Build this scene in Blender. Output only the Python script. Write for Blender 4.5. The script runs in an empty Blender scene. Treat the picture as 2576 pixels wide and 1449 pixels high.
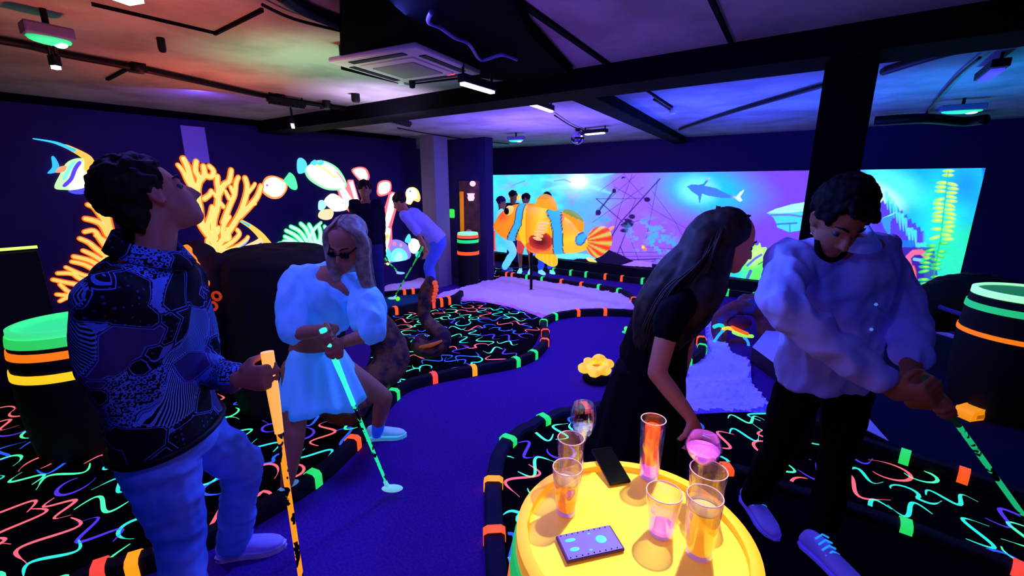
import bpy, bmesh, math, random
import numpy as np
from mathutils import Vector, Matrix, noise

S = bpy.context.scene
COL = S.collection
random.seed(7)

# ---------------------------------------------------------------- camera
FOC, CX, CY, CAMH = 1100.0, 1288.0, 724.5, 1.65
PITCH, YAW = math.atan(262 / 1100.0), math.radians(35.3)
cd = bpy.data.cameras.new('camera'); cam = bpy.data.objects.new('camera', cd); COL.objects.link(cam)
cd.sensor_width = 36.0; cd.lens = FOC / 2576.0 * 36.0; cd.clip_start = 0.05; cd.clip_end = 60
cam.location = (0, 0, CAMH); cam.rotation_euler = (math.pi / 2 - PITCH, 0, YAW)
S.camera = cam
S.view_settings.view_transform = 'Standard'; S.view_settings.look = 'None'
S.view_settings.exposure = 0.0; S.view_settings.gamma = 1.0; S.view_settings.use_curve_mapping = False

# ---------------------------------------------------------------- world
W = bpy.data.worlds.new('world'); S.world = W; W.use_nodes = True
W.node_tree.nodes['Background'].inputs[0].default_value = (0.01, 0.005, 0.06, 1)
W.node_tree.nodes['Background'].inputs[1].default_value = 0.15

# ---------------------------------------------------------------- lights
def lin(h):
    h = h.lstrip('#'); v = [int(h[i:i + 2], 16) / 255 for i in (0, 2, 4)]
    return tuple(c / 12.92 if c <= .04045 else ((c + .055) / 1.055) ** 2.4 for c in v)
UV = (0.09, 0.105, 1.0)
def lamp(kind, loc, col, power, target=None, **kw):
    l = bpy.data.lights.new(kind.lower() + '_lamp', kind); l.color = col; l.energy = power
    for k, v in kw.items(): setattr(l, k, v)
    o = bpy.data.objects.new('lamp_light', l); COL.objects.link(o); o.location = loc
    if target is not None:
        o.rotation_euler = (Vector(target) - Vector(loc)).to_track_quat('-Z', 'Y').to_euler()
    return o
def area(loc, sx, sy, col, power, target): return lamp('AREA', loc, col, power, target, shape='RECTANGLE', size=sx, size_y=sy)
def spot(loc, target, col, power, ang, blend=.9, r=.05): return lamp('SPOT', loc, col, power, target, spot_size=math.radians(ang), spot_blend=blend, shadow_soft_size=r)
# black-light bars along the ceiling of the hall, followed by added lights
area((-1.9, 2.5, 2.24), .1, .45, UV, 26, (-1.9, 2.5, 0))
area((-2.1, 3.5, 2.24), .1, .45, UV, 26, (-2.1, 3.5, 0))
area((-2.6, 5.6, 2.2), .4, .1, UV, 30, (-2.7, 6.4, 0))
area((-2.1, .6, 2.3), .4, .1, UV, 16, (-2.1, .9, 0))
area((.5, 4.2, 2.25), .4, .1, UV, 12, (.2, 4, 0))
area((-3.9, 5.0, 2.25), .1, .4, UV, 16, (-4.2, 5.1, 0))
area((-4.2, 1.6, 2.25), .1, .6, (.09, .05, 1), 10, (-5.7, 2.4, 1.6))
area((-1.5, 1.3, 2.25), .1, .45, UV, 15, (.1, 2.0, 1.2))  # added UV light aimed at the man in the pale shirt
spot((-1.7, 1.7, 2.2), (-.02, 1.95, 1.2), (.07, .17, 1), 120, 36, .6, .06)  # added spot giving the pale shirt a bright blue side
spot((-1.75, 2.5, 2.15), (-1.8, .55, .3), (.05, .16, 1), 120, 34, .7, .06)  # added spot brightening the jeans of the man at the left
spot((-2.4, 1.5, 1.2), (-2.15, 1.95, 2.3), (1, .75, .8), 7, 60, 1, .1)  # added warm spot brightening the underside of the air conditioner
# yellow spot added to light the barrel lid, then a UV area light
spot((-.25, 1.75, 2.3), (-.27, .85, .9), (1, .93, .42), 165, 30, .8, .03)
area((-.6, .3, 2.25), .3, .3, UV, 10, (-1.2, 1.6, .6))
# coloured party lamps washing the ceiling
for (lx, ly, lz), (tx, ty), c, p, a in [
    ((-2.1, .8, 1.25), (-3.0, .9), (1, .17, .08), 4.0, 125),
    ((-3.5, 1.5, 1.6), (-3.7, 1.5), (1, .15, .06), 1.6, 120),
    ((-2.6, 1.5, 1.6), (-2.7, 1.75), (.22, .62, .34), 3.4, 110),
    ((-3.1, 2.6, 1.8), (-3.2, 2.6), (.60, .46, .95), 4.2, 110),
    ((-1.4, 1.8, 1.2), (-1.1, 2.2), (.20, .05, .8), 2.2, 120),
    ((-2.9, 4.5, 1.15), (-3.0, 4.7), (.16, .09, 1), 24, 130),
    ((-1.0, 4.6, 1.1), (-.8, 4.9), (.03, .055, 1), 26, 140),
    ((.7, 4.6, 1.2), (.75, 4.8), (.0, .26, .9), 5.5, 120)]:
    spot((lx, ly, lz), (tx, ty, 2.38), c, p * 16, a, 1.0, .1)

# ---------------------------------------------------------------- projection maths (real positions of things seen in the photo)
fh = np.array([-math.sin(YAW), math.cos(YAW), 0]); rt = np.array([math.cos(YAW), math.sin(YAW), 0])
fw = fh * math.cos(PITCH) + np.array([0, 0, -math.sin(PITCH)]); up = np.cross(rt, fw)
C0 = np.array([0, 0, CAMH])
def ray(x, y): return fw + rt * (x - CX) / FOC + up * (CY - y) / FOC
def Z(x, y, z=0.0): d = ray(x, y); return Vector(C0 + d * ((z - CAMH) / d[2]))
def YP(x, y, Y0): d = ray(x, y); return Vector(C0 + d * (Y0 / d[1]))
def XP(x, y, X0): d = ray(x, y); return Vector(C0 + d * (X0 / d[0]))
def P(x, y, h): d = ray(x, y); return Vector(C0 + d * (h / float(d @ fh)))
FH, RT, UPV = Vector(fh), Vector(rt), Vector((0, 0, 1))

# ---------------------------------------------------------------- materials
MATS = {}
def mat(name, base, rough=.7, emit=None, es=1.0, spec=.3, metal=0.0, bump=None, noise_mix=None, alpha=None):
    """procedural principled material; base/emit are hex strings"""
    if name in MATS: return MATS[name]
    m = bpy.data.materials.new(name); m.use_nodes = True; nt = m.node_tree; b = nt.nodes['Principled BSDF']
    bc = lin(base); b.inputs['Base Color'].default_value = (*bc, 1)
    b.inputs['Roughness'].default_value = rough; b.inputs['Specular IOR Level'].default_value = spec
    b.inputs['Metallic'].default_value = metal
    if emit:
        b.inputs['Emission Color'].default_value = (*lin(emit), 1); b.inputs['Emission Strength'].default_value = es
    tc = nt.nodes.new('ShaderNodeTexCoord')
    if noise_mix:   # (hex2, scale, lo, hi)
        n = nt.nodes.new('ShaderNodeTexNoise'); n.inputs['Scale'].default_value = noise_mix[1]; n.inputs['Detail'].default_value = 5
        nt.links.new(tc.outputs['Object'], n.inputs['Vector'])
        r = nt.nodes.new('ShaderNodeMapRange'); r.inputs[1].default_value = noise_mix[2]; r.inputs[2].default_value = noise_mix[3]
        nt.links.new(n.outputs[0], r.inputs[0])
        mx = nt.nodes.new('ShaderNodeMix'); mx.data_type = 'RGBA'
        mx.inputs[6].default_value = (*bc, 1); mx.inputs[7].default_value = (*lin(noise_mix[0]), 1)
        nt.links.new(r.outputs[0], mx.inputs[0]); nt.links.new(mx.outputs[2], b.inputs['Base Color'])
        if emit and len(noise_mix) > 4:
            m2 = nt.nodes.new('ShaderNodeMix'); m2.data_type = 'RGBA'
            m2.inputs[6].default_value = (*lin(emit), 1); m2.inputs[7].default_value = (*lin(noise_mix[4]), 1)
            nt.links.new(r.outputs[0], m2.inputs[0]); nt.links.new(m2.outputs[2], b.inputs['Emission Color'])
    if bump:        # (scale, strength, distance)
        n = nt.nodes.new('ShaderNodeTexNoise'); n.inputs['Scale'].default_value = bump[0]; n.inputs['Detail'].default_value = 4
        nt.links.new(tc.outputs['Object'], n.inputs['Vector'])
        bp = nt.nodes.new('ShaderNodeBump'); bp.inputs['Strength'].default_value = bump[1]; bp.inputs['Distance'].default_value = bump[2]
        nt.links.new(n.outputs[0], bp.inputs['Height']); nt.links.new(bp.outputs[0], b.inputs['Normal'])
    MATS[name] = m; return m
def neon(name, hexc, es=1.0, base=None): return mat(name, base or hexc, .6, hexc, es)
def vcol_mat(name, es=1.0, diff=.25):
    """fluorescent paint whose colours come from the painted attribute"""
    if name in MATS: return MATS[name]
    m = bpy.data.materials.new(name); m.use_nodes = True; nt = m.node_tree; b = nt.nodes['Principled BSDF']
    a = nt.nodes.new('ShaderNodeAttribute'); a.attribute_name = 'paint'
    g = nt.nodes.new('ShaderNodeMix'); g.data_type = 'RGBA'; g.inputs[0].default_value = diff; g.inputs[6].default_value = (0, 0, 0, 1)
    nt.links.new(a.outputs['Color'], g.inputs[7]); nt.links.new(g.outputs[2], b.inputs['Base Color'])
    nt.links.new(a.outputs['Color'], b.inputs['Emission Color']); b.inputs['Emission Strength'].default_value = es
    b.inputs['Roughness'].default_value = .6
    MATS[name] = m; return m

# ---------------------------------------------------------------- objects
def tag(o, label=None, cat=None, group=None, kind=None):
    if label: o['label'] = label
    if cat: o['category'] = cat
    if group: o['group'] = group
    if kind: o['kind'] = kind
    return o
def empty(name, loc, label, cat, group=None):
    o = bpy.data.objects.new(name, None); COL.objects.link(o); o.location = loc; o.empty_display_size = .1
    return tag(o, label, cat, group)
class MB:
    """collects faces; build() links ONE mesh object"""
    def __init__(s): s.v = []; s.f = []; s.mi = []; s.c = []
    def add(s, verts, faces, mi=0, col=None):
        n = len(s.v); s.v += [tuple(p) for p in verts]
        s.f += [tuple(i + n for i in f) for f in faces]; s.mi += [mi] * len(faces)
        if col is not None:
            s.c += [col] * len(verts) if not isinstance(col, list) else col
        else: s.c += [(1, 1, 1)] * len(verts)
        return s
    def build(s, name, mats, parent=None, smooth=True, vcol=False, auto=None):
        me = bpy.data.meshes.new(name); o = bpy.data.objects.new(name, me)
        off = Vector((0, 0, 0))
        if parent is not None: off = WORLD(parent)
        vs = [(p[0] - off.x, p[1] - off.y, p[2] - off.z) for p in s.v]
        me.from_pydata(vs, [], s.f)
        for m in (mats if isinstance(mats, (list, tuple)) else [mats]): me.materials.append(m)
        me.polygons.foreach_set('material_index', s.mi)
        me.polygons.foreach_set('use_smooth', [smooth] * len(s.f))
        if vcol:
            a = me.color_attributes.new('paint', 'FLOAT_COLOR', 'POINT')
            a.data.foreach_set('color', np.array([(c[0], c[1], c[2], 1.0) for c in s.c], dtype=np.float32).ravel())
        COL.objects.link(o)
        if parent is not None: o.parent = parent
        if auto is not None:
            bm = bmesh.new(); bm.from_mesh(me)
            for e in bm.edges:
                if len(e.link_faces) == 2 and e.calc_face_angle(0) > math.radians(auto): e.smooth = False
            bm.to_mesh(me); bm.free()
        return o
def WORLD(o):
    v = Vector(o.location)
    while o.parent: o = o.parent; v += Vector(o.location)
    return v
def basis(ax):
    ax = Vector(ax).normalized(); t = Vector((0, 0, 1)) if abs(ax.z) < .9 else Vector((1, 0, 0))
    a = ax.cross(t).normalized(); return a, ax.cross(a).normalized()
def ring(c, a, b, n): return [Vector(c) + a * math.cos(2 * math.pi * i / n) + b * math.sin(2 * math.pi * i / n) for i in range(n)]
def bridge(mb, rings, mi=0, caps=True, cols=None, closed_loop=False):
    n = len(rings[0]); vs = [p for r in rings for p in r]; fs = []
    for k in range(len(rings) - 1):
        for i in range(n):
            j = (i + 1) % n; fs.append((k * n + i, k * n + j, (k + 1) * n + j, (k + 1) * n + i))
    if closed_loop:
        k = len(rings) - 1
        for i in range(n):
            j = (i + 1) % n; fs.append((k * n + i, k * n + j, j, i))
    elif caps:
        fs.append(tuple(range(n - 1, -1, -1))); fs.append(tuple(range((len(rings) - 1) * n, len(rings) * n)))
    mb.add(vs, fs, mi, [c for c in (cols or []) for _ in range(n)] if cols else None)
def tube(mb, pts, rad, n=10, mi=0, cols=None, caps=True, flat=1.0, flatax=None):
    """round tube through pts with per-point radius"""
    pts = [Vector(p) for p in pts]; rad = rad if isinstance(rad, (list, tuple)) else [rad] * len(pts)
    rings = []; pa = None
    for i, p in enumerate(pts):
        d = (pts[min(i + 1, len(pts) - 1)] - pts[max(i - 1, 0)])
        if d.length < 1e-9: d = Vector((0, 0, 1))
        d.normalize()
        if flatax is not None: b = Vector(flatax).normalized(); a = d.cross(b).normalized()
        elif pa is None: a, b = basis(d)
        else: a = (pa - d * pa.dot(d)).normalized(); b = d.cross(a)
        pa = a; rings.append(ring(p, a * rad[i], b * rad[i] * flat, n))
    bridge(mb, rings, mi, caps, cols)
def lathe(mb, base, prof, n=32, mi=0, ax=(0, 0, 1), cols=None, caps=True):
    """prof: list of (radius, height)"""
    a, b = basis(ax); ax = Vector(ax).normalized(); base = Vector(base)
    bridge(mb, [ring(base + ax * h, a * max(r, 1e-4), b * max(r, 1e-4), n) for r, h in prof], mi, caps, cols)
def box(mb, c, sx, sy, sz, mi=0, rot=0.0, ax=None):
    c = Vector(c)
    if ax: X, Y, Zv = [Vector(q) for q in ax]
    else: X, Y, Zv = Vector((math.cos(rot), math.sin(rot), 0)), Vector((-math.sin(rot), math.cos(rot), 0)), Vector((0, 0, 1))
    vs = [c + X * (sx / 2 * i) + Y * (sy / 2 * j) + Zv * (sz / 2 * k) for i in (-1, 1) for j in (-1, 1) for k in (-1, 1)]
    mb.add(vs, [(0, 1, 3, 2), (4, 6, 7, 5), (0, 4, 5, 1), (2, 3, 7, 6), (0, 2, 6, 4), (1, 5, 7, 3)], mi)
def bevel(o, w=.004, seg=2):
    m = o.modifiers.new('bevel', 'BEVEL'); m.width = w; m.segments = seg; m.limit_method = 'ANGLE'; m.angle_limit = math.radians(40); return o
def sphere(mb, c, rx, ry=None, rz=None, n=16, m=10, mi=0, ax=None, col=None):
    ry = ry or rx; rz = rz or rx; c = Vector(c)
    X, Y, Zv = [Vector(q) for q in ax] if ax else (Vector((1, 0, 0)), Vector((0, 1, 0)), Vector((0, 0, 1)))
    vs = [c - Zv * rz]; fs = []
    for k in range(1, m):
        t = -math.pi / 2 + math.pi * k / m
        for i in range(n):
            p = 2 * math.pi * i / n; vs.append(c + X * rx * math.cos(t) * math.cos(p) + Y * ry * math.cos(t) * math.sin(p) + Zv * rz * math.sin(t))
    vs.append(c + Zv * rz); top = len(vs) - 1
    for i in range(n): fs.append((0, 1 + (i + 1) % n, 1 + i)); fs.append((top, top - n + i, top - n + (i + 1) % n))
    for k in range(m - 2):
        for i in range(n):
            j = (i + 1) % n; a = 1 + k * n; fs.append((a + i, a + j, a + n + j, a + n + i))
    mb.add(vs, fs, mi, col)
def prism(mb, poly, ext, mi=0, col=None):
    """polygon (3-D points, planar) extruded by vector ext, ear-safe through tessellation"""
    from mathutils.geometry import tessellate_polygon
    poly = [Vector(p) for p in poly]; ext = Vector(ext); n = len(poly)
    tris = tessellate_polygon([poly]); vs = poly + [p + ext for p in poly]
    fs = [tuple(t) for t in tris] + [tuple(i + n for i in reversed(t)) for t in tris] + [(i, (i + 1) % n, (i + 1) % n + n, i + n) for i in range(n)]
    mb.add(vs, fs, mi, col)
def smooth_line(pts, per=6, closed=False):
    pts = [Vector(p) for p in pts]; out = []; n = len(pts); rng = range(n) if closed else range(n - 1)
    for i in rng:
        if closed: a, b, c, d = pts[(i - 1) % n], pts[i], pts[(i + 1) % n], pts[(i + 2) % n]
        else: a, b, c, d = pts[max(i - 1, 0)], pts[i], pts[i + 1], pts[min(i + 2, n - 1)]
        for k in range(per):
            t = k / per; t2 = t * t; t3 = t2 * t
            out.append(.5 * ((2 * b) + (c - a) * t + (2 * a - 5 * b + 4 * c - d) * t2 + (3 * b - a - 3 * c + d) * t3))
    if not closed: out.append(pts[-1])
    return out
def inpoly(x, y, poly):
    r = False; j = len(poly) - 1
    for i in range(len(poly)):
        xi, yi, xj, yj = poly[i][0], poly[i][1], poly[j][0], poly[j][1]
        if (yi > y) != (yj > y) and x < (xj - xi) * (y - yi) / (yj - yi) + xi: r = not r
        j = i
    return r
SIDE = None
def baked(o):
    """freeze the modifiers of o into its mesh"""
    # worked out in a small side scene so that the growing hall is not re-evaluated each time
    global SIDE
    if SIDE is None: SIDE = bpy.data.scenes.new('side')
    COL.objects.unlink(o); SIDE.collection.objects.link(o); vl = SIDE.view_layers[0]; vl.update(); dg = vl.depsgraph
    me = bpy.data.meshes.new_from_object(o.evaluated_get(dg)); old = o.data; nm = old.name
    o.modifiers.clear(); o.data = me; SIDE.collection.objects.unlink(o); COL.objects.link(o); bpy.data.meshes.remove(old); me.name = nm
    return o
# ================================================================= ROOM
M_wall = mat('navy wall paint', '#2c1a60', .75, bump=(60, .1, .002))
M_black = mat('black wall paint', '#0d0b16', .8)
M_floor = mat('blue felt', '#5a2c96', .95, bump=(400, .3, .002), noise_mix=('#4a2484', 90, .4, .6), spec=.02)
M_walk = mat('black walkway carpet', '#07070c', .95, spec=.05, bump=(300, .2, .002))
M_ceil = mat('painted concrete ceiling', '#a9a49c', .8, noise_mix=('#8f8a80', 2.2, .45, .62), bump=(7, .35, .01))
M_beam = mat('black beam paint', '#0a0810', .8, spec=.05)
M_bulk = mat('black bulkhead paint', '#030206', .9, spec=.02)
CZ = 2.38
def wallbox(name, c, sx, sy, sz, m, kind='structure'):
    mb = MB(); box(mb, c, sx, sy, sz); o = mb.build(name, m, smooth=False); tag(o, kind=kind); return o
wallbox('floor', (-2, 3, -.05), 11, 10.4, .1, M_floor)
wallbox('ceiling', (-2, 3, CZ + .05), 11, 10.4, .1, M_ceil)
wallbox('wall_left', (-5.8, 1.55, CZ / 2), .2, 7.5, CZ, M_wall)
wallbox('wall_back', (-2, 7.8, CZ / 2), 11, .2, CZ, M_wall)
wallbox('wall_right', (3.4, 3, CZ / 2), .2, 10.4, CZ, M_black)
wallbox('wall_front', (-2, -2.1, CZ / 2), 11, .2, CZ, M_black)
wallbox('wall_alcove', (-7.4, 6.5, CZ / 2), .2, 2.6, CZ, M_wall)
wallbox('wall_partition', (-5.2, 5.85, CZ / 2), 1.2, .2, CZ, M_wall)
M_col = mat('grey painted column', '#8d8494', .7)
wallbox('trim_column_left', (-5.12, 5.12, CZ / 2), .3, .3, CZ, M_col)
pc = Z(2135, 760, 0)
pr = YP(2076, 300, 2.95); pr2 = YP(2222, 300, 2.95)
wallbox('trim_column_right', ((pr.x + pr2.x) / 2 - .045, 3.1, CZ / 2), (pr2.x - pr.x) * .92, .32, CZ, M_beam)
# beams
wallbox('trim_beam_middle', (-1.2, 2.93, CZ - .065), 9.0, .32, .13, M_beam)
wallbox('trim_beam_corner', (-5.66, 1.4, CZ - .03), .08, 7.0, .06, M_beam)
# diagonal duct and conduits on the far ceiling
mb = MB(); a, b = Z(1462, 232, 2.33), Z(1722, 360, 2.33); d = (b - a); ax = d.normalized()
box(mb, (a + b) / 2, d.length, .2, .08, ax=(ax, Vector((-ax.y, ax.x, 0)), (0, 0, 1)))
tag(mb.build('trim_duct', M_beam, smooth=False), kind='structure')
# black painted bulkhead beside the air conditioner
mb = MB(); zz = 2.31
poly = [Z(858, 175, zz), Z(1020, 215, zz), Z(1198, 195, zz), Z(1330, 210, zz), Z(1440, 195, zz), Z(1335, 90, zz), Z(1285, -10, zz), Z(1200, -120, zz), Z(858, -120, zz)]
prism(mb, poly, (0, 0, .07)); tag(mb.build('trim_bulkhead', M_bulk, smooth=False), kind='structure')
# ceiling joints and battens
mb = MB()
for (x0, y0), (x1, y1), w in [((1300, 0), (1530, 162), .03), ((1785, -10), (1840, 110), .02), ((540, 85), (660, 25), .012), ((545, 84), (230, 10), .004), ((1600, 210), (1700, 275), .015), ((330, 168), (270, 200), .02)]:
    a, b = Z(x0, y0, CZ - .008), Z(x1, y1, CZ - .008); d = b - a; ax = d.normalized()
    box(mb, (a + b) / 2, d.length, w, .015, ax=(ax, Vector((-ax.y, ax.x, 0)), (0, 0, 1)))
tag(mb.build('trim_ceiling_joints', M_beam, smooth=False), kind='structure')
# dark plinth under the mural
wallbox('trim_mural_plinth', (-1.5, 7.62, .09), 9.0, .16, .18, M_black)

# ----------------------------------------------------------------- floor areas
def fpoly(name, px, z, m, label, cat, group=None, th=.012):
    """flat floor covering with the outline seen in the photo"""
    mb = MB(); pts = smooth_line([Z(x, y, z) for x, y in px], 4, True)
    prism(mb, pts, (0, 0, -th)); o = mb.build(name, m, smooth=False); tag(o, label, cat, group); return o, pts
CARP = mat('black carpet pile', '#050408', .95, spec=.05)
SQ = [neon('mint squiggle', '#4dffab', 1.0), neon('coral squiggle', '#ff6a72', 1.0), neon('blue squiggle', '#2a62ff', .9), neon('violet squiggle', '#5a3ae0', .75), neon('turquoise squiggle', '#2ff0c8', .95)]
SHAPES = []
def shp(f, n=22): SHAPES.append([f(i / (n - 1)) for i in range(n)])
shp(lambda t: ((t - .5) * .8, .30 * math.sin(t * 2 * math.pi)))
shp(lambda t: ((t - .5) * 1.05, .22 * math.sin(t * 3 * math.pi)))
shp(lambda t: (.3 * math.cos(math.pi * (.2 + 1.5 * t)) * (1 + .4 * t), .3 * math.sin(math.pi * (.2 + 1.5 * t))))
shp(lambda t: ((.26 * math.cos(math.pi * (1 - 2.6 * t)) - .2, .22 * math.sin(math.pi * (1 - 2.6 * t))) if t < .5 else (.26 * math.cos(math.pi * -.3) - .2 + (t - .5) * 1.0, .22 * math.sin(-.3 * math.pi) + .2 * (t - .5) - .15 * math.sin((t - .5) * 6.28))))
shp(lambda t: (.32 * math.sin(t * 2.2 * math.pi) * (1 - .3 * t), (t - .5) * .95))
shp(lambda t: ((t - .5) * .85 , .26 * math.sin(t * 2 * math.pi) + .12 * t))
def squiggle_carpet(px, label, z=.022, dens=.15, size=.29, seed=1, w=.007):
    rnd = random.Random(seed)
    mb = MB(); pts = smooth_line([Z(x, y, z) for x, y in px], 4, True); pts = [Vector((max(p.x, -5.2), p.y, p.z)) for p in pts]; prism(mb, pts, (0, 0, -.02), 0)
    xs = [p.x for p in pts]; ys = [p.y for p in pts]; cs = []
    for _ in range(9000):
        x, y = rnd.uniform(min(xs), max(xs)), rnd.uniform(min(ys), max(ys))
        if inpoly(x, y, pts) and all((x - a) ** 2 + (y - b) ** 2 > dens ** 2 for a, b in cs): cs.append((x, y))
    last = 0
    for x, y in cs:
        s = rnd.choice(SHAPES); th = rnd.gauss(.15, .55) + (math.pi if rnd.random() < .5 else 0); sz = size * rnd.uniform(.75, 1.05); mir = rnd.choice((-1, 1))
        ci = rnd.choice([0, 0, 0, 1, 1, 2, 2, 3, 4, 4]); pl = []
        for i, (u, v) in enumerate(s):
            u *= sz; v *= sz * mir; pl.append((x + u * math.cos(th) - v * math.sin(th), y + u * math.sin(th) + v * math.cos(th)))
        vs = []; ok = True
        for i, (a, b) in enumerate(pl):
            if not inpoly(a, b, pts): ok = False; break
            c, d = pl[min(i + 1, len(pl) - 1)], pl[max(i - 1, 0)]; tx, ty = c[0] - d[0], c[1] - d[1]; L = math.hypot(tx, ty) or 1
            t = i / (len(pl) - 1); ww = w * (.25 + 1.25 * math.sin(math.pi * min(1, t * 1.1 + .02)) ** .6 * (.7 + .5 * t))
            vs += [(a - ty / L * ww, b + tx / L * ww, z + .0015), (a + ty / L * ww, b - tx / L * ww, z + .0015)]
        if len(vs) < 8: continue
        n = len(vs) // 2
        mb.add(vs, [(2 * i, 2 * i + 1, 2 * i + 3, 2 * i + 2) for i in range(n - 1)], 1 + ci)
    o = mb.build('squiggle_carpet', [CARP] + SQ, smooth=False); tag(o, label, 'carpet'); return o
squiggle_carpet([(-350, 960), (0, 940), (250, 960), (600, 985), (900, 950), (960, 800), (1090, 778), (1180, 757), (1270, 770), (1345, 792), (1362, 810), (1352, 850), (1330, 878), (1290, 900), (1190, 922), (1080, 945), (985, 985), (900, 1080), (790, 1195), (640, 1290), (520, 1350), (330, 1425), (150, 1560), (-350, 1700)],
                'black carpet covered in neon squiggles along the left side, curving around the sand', seed=3)
squiggle_carpet([(1290, 1500), (1268, 1380), (1262, 1200), (1290, 1120), (1400, 1060), (1500, 1035), (1700, 1042), (1935, 1040), (2090, 1105), (2260, 1160), (2420, 1215), (2640, 1290), (2640, 1450), (2310, 1315), (1990, 1215), (1840, 1168), (1700, 1200), (1560, 1330), (1500, 1500)],
                'black carpet with neon squiggles around the yellow barrel table on the right side', seed=5, dens=.15)
squiggle_carpet([(1190, 722), (1205, 680), (1240, 668), (1330, 672), (1270, 688), (1245, 704)], 'small far patch of squiggle carpet beside the dark partition', seed=8)
# sand
def sand(px, label, seed, m):
    mb = MB(); pts = [Vector((max(p.x, -5.66), p.y, p.z)) for p in smooth_line([Z(x, y, .03) for x, y in px], 4, True)]
    xs = [p.x for p in pts]; ys = [p.y for p in pts]; st = .035
    nx, ny = int((max(xs) - min(xs)) / st) + 1, int((max(ys) - min(ys)) / st) + 1; idx = {}; vs = []; fs = []
    for i in range(nx):
        for j in range(ny):
            x, y = min(xs) + i * st, min(ys) + j * st
            if inpoly(x, y, pts):
                idx[i, j] = len(vs); h = .04 + .03 * noise.noise((x * 5, y * 5, seed)) + .018 * noise.noise((x * 17, y * 17, seed)) + .008 * noise.noise((x * 40, y * 40, seed))
                vs.append((x, y, h))
    for (i, j), k in idx.items():
        if (i + 1, j) in idx and (i, j + 1) in idx and (i + 1, j + 1) in idx: fs.append((k, idx[i + 1, j], idx[i + 1, j + 1], idx[i, j + 1]))
    mb.add(vs, fs); prism(mb, [Vector((p.x, p.y, .012)) for p in pts], (0, 0, -.012))
    return tag(mb.build('sand_bed', m), label, 'sand', kind='stuff')
M_sand = mat('pale sand', '#e8e0f0', .9, '#8a4ae8', .42, bump=(30, .8, .02))
M_sand2 = mat('pale gravel', '#e0d8ff', .9, '#3a2ae0', .30, bump=(18, .9, .03))
sand([(1095, 745), (1150, 726), (1230, 705), (1310, 692), (1420, 712), (1540, 735), (1600, 752), (1600, 778), (1480, 778), (1395, 792), (1372, 797), (1300, 775), (1215, 756), (1140, 752)], 'large pale sand bed under the clownfish', 1, M_sand)
sand([(952, 702), (1010, 696), (1065, 700), (1085, 712), (1060, 727), (955, 731)], 'small pale sand bed at the far left beside the column', 2, M_sand)
sand([(1775, 770), (1810, 800), (1840, 880), (1885, 900), (1893, 960), (1932, 1030), (1690, 1030), (1718, 960), (1735, 905), (1775, 890)], 'rough pale gravel bed beside the painted rock creature', 3, M_sand2)
fpoly('walkway_carpet', [(1700, 1215), (1840, 1190), (1990, 1240), (2310, 1340), (2640, 1480), (2640, 2200), (1300, 2600), (1560, 1350)], .014, M_walk, 'plain black walkway carpet in front of the barrel table and the white sneakers', 'carpet')
M_fair2 = mat('dark blue felt', '#15173a', .95, spec=.05)
fpoly('fairway_felt', [(1960, 1010), (2050, 940), (2250, 830), (2420, 860), (2640, 950), (2640, 1255), (2420, 1190), (2260, 1135), (2100, 1085)], .013, M_fair2, 'very dark blue putting lane at the right with the orange block', 'putting lane')
M_fair3 = mat('teal felt', '#1d5a86', .95, spec=.05)
fpoly('fairway_felt', [(955, 735), (1075, 735), (1090, 752), (1080, 762), (955, 790)], .013, M_fair3, 'small teal putting lane at the far left with a green ball', 'putting lane')

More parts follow.
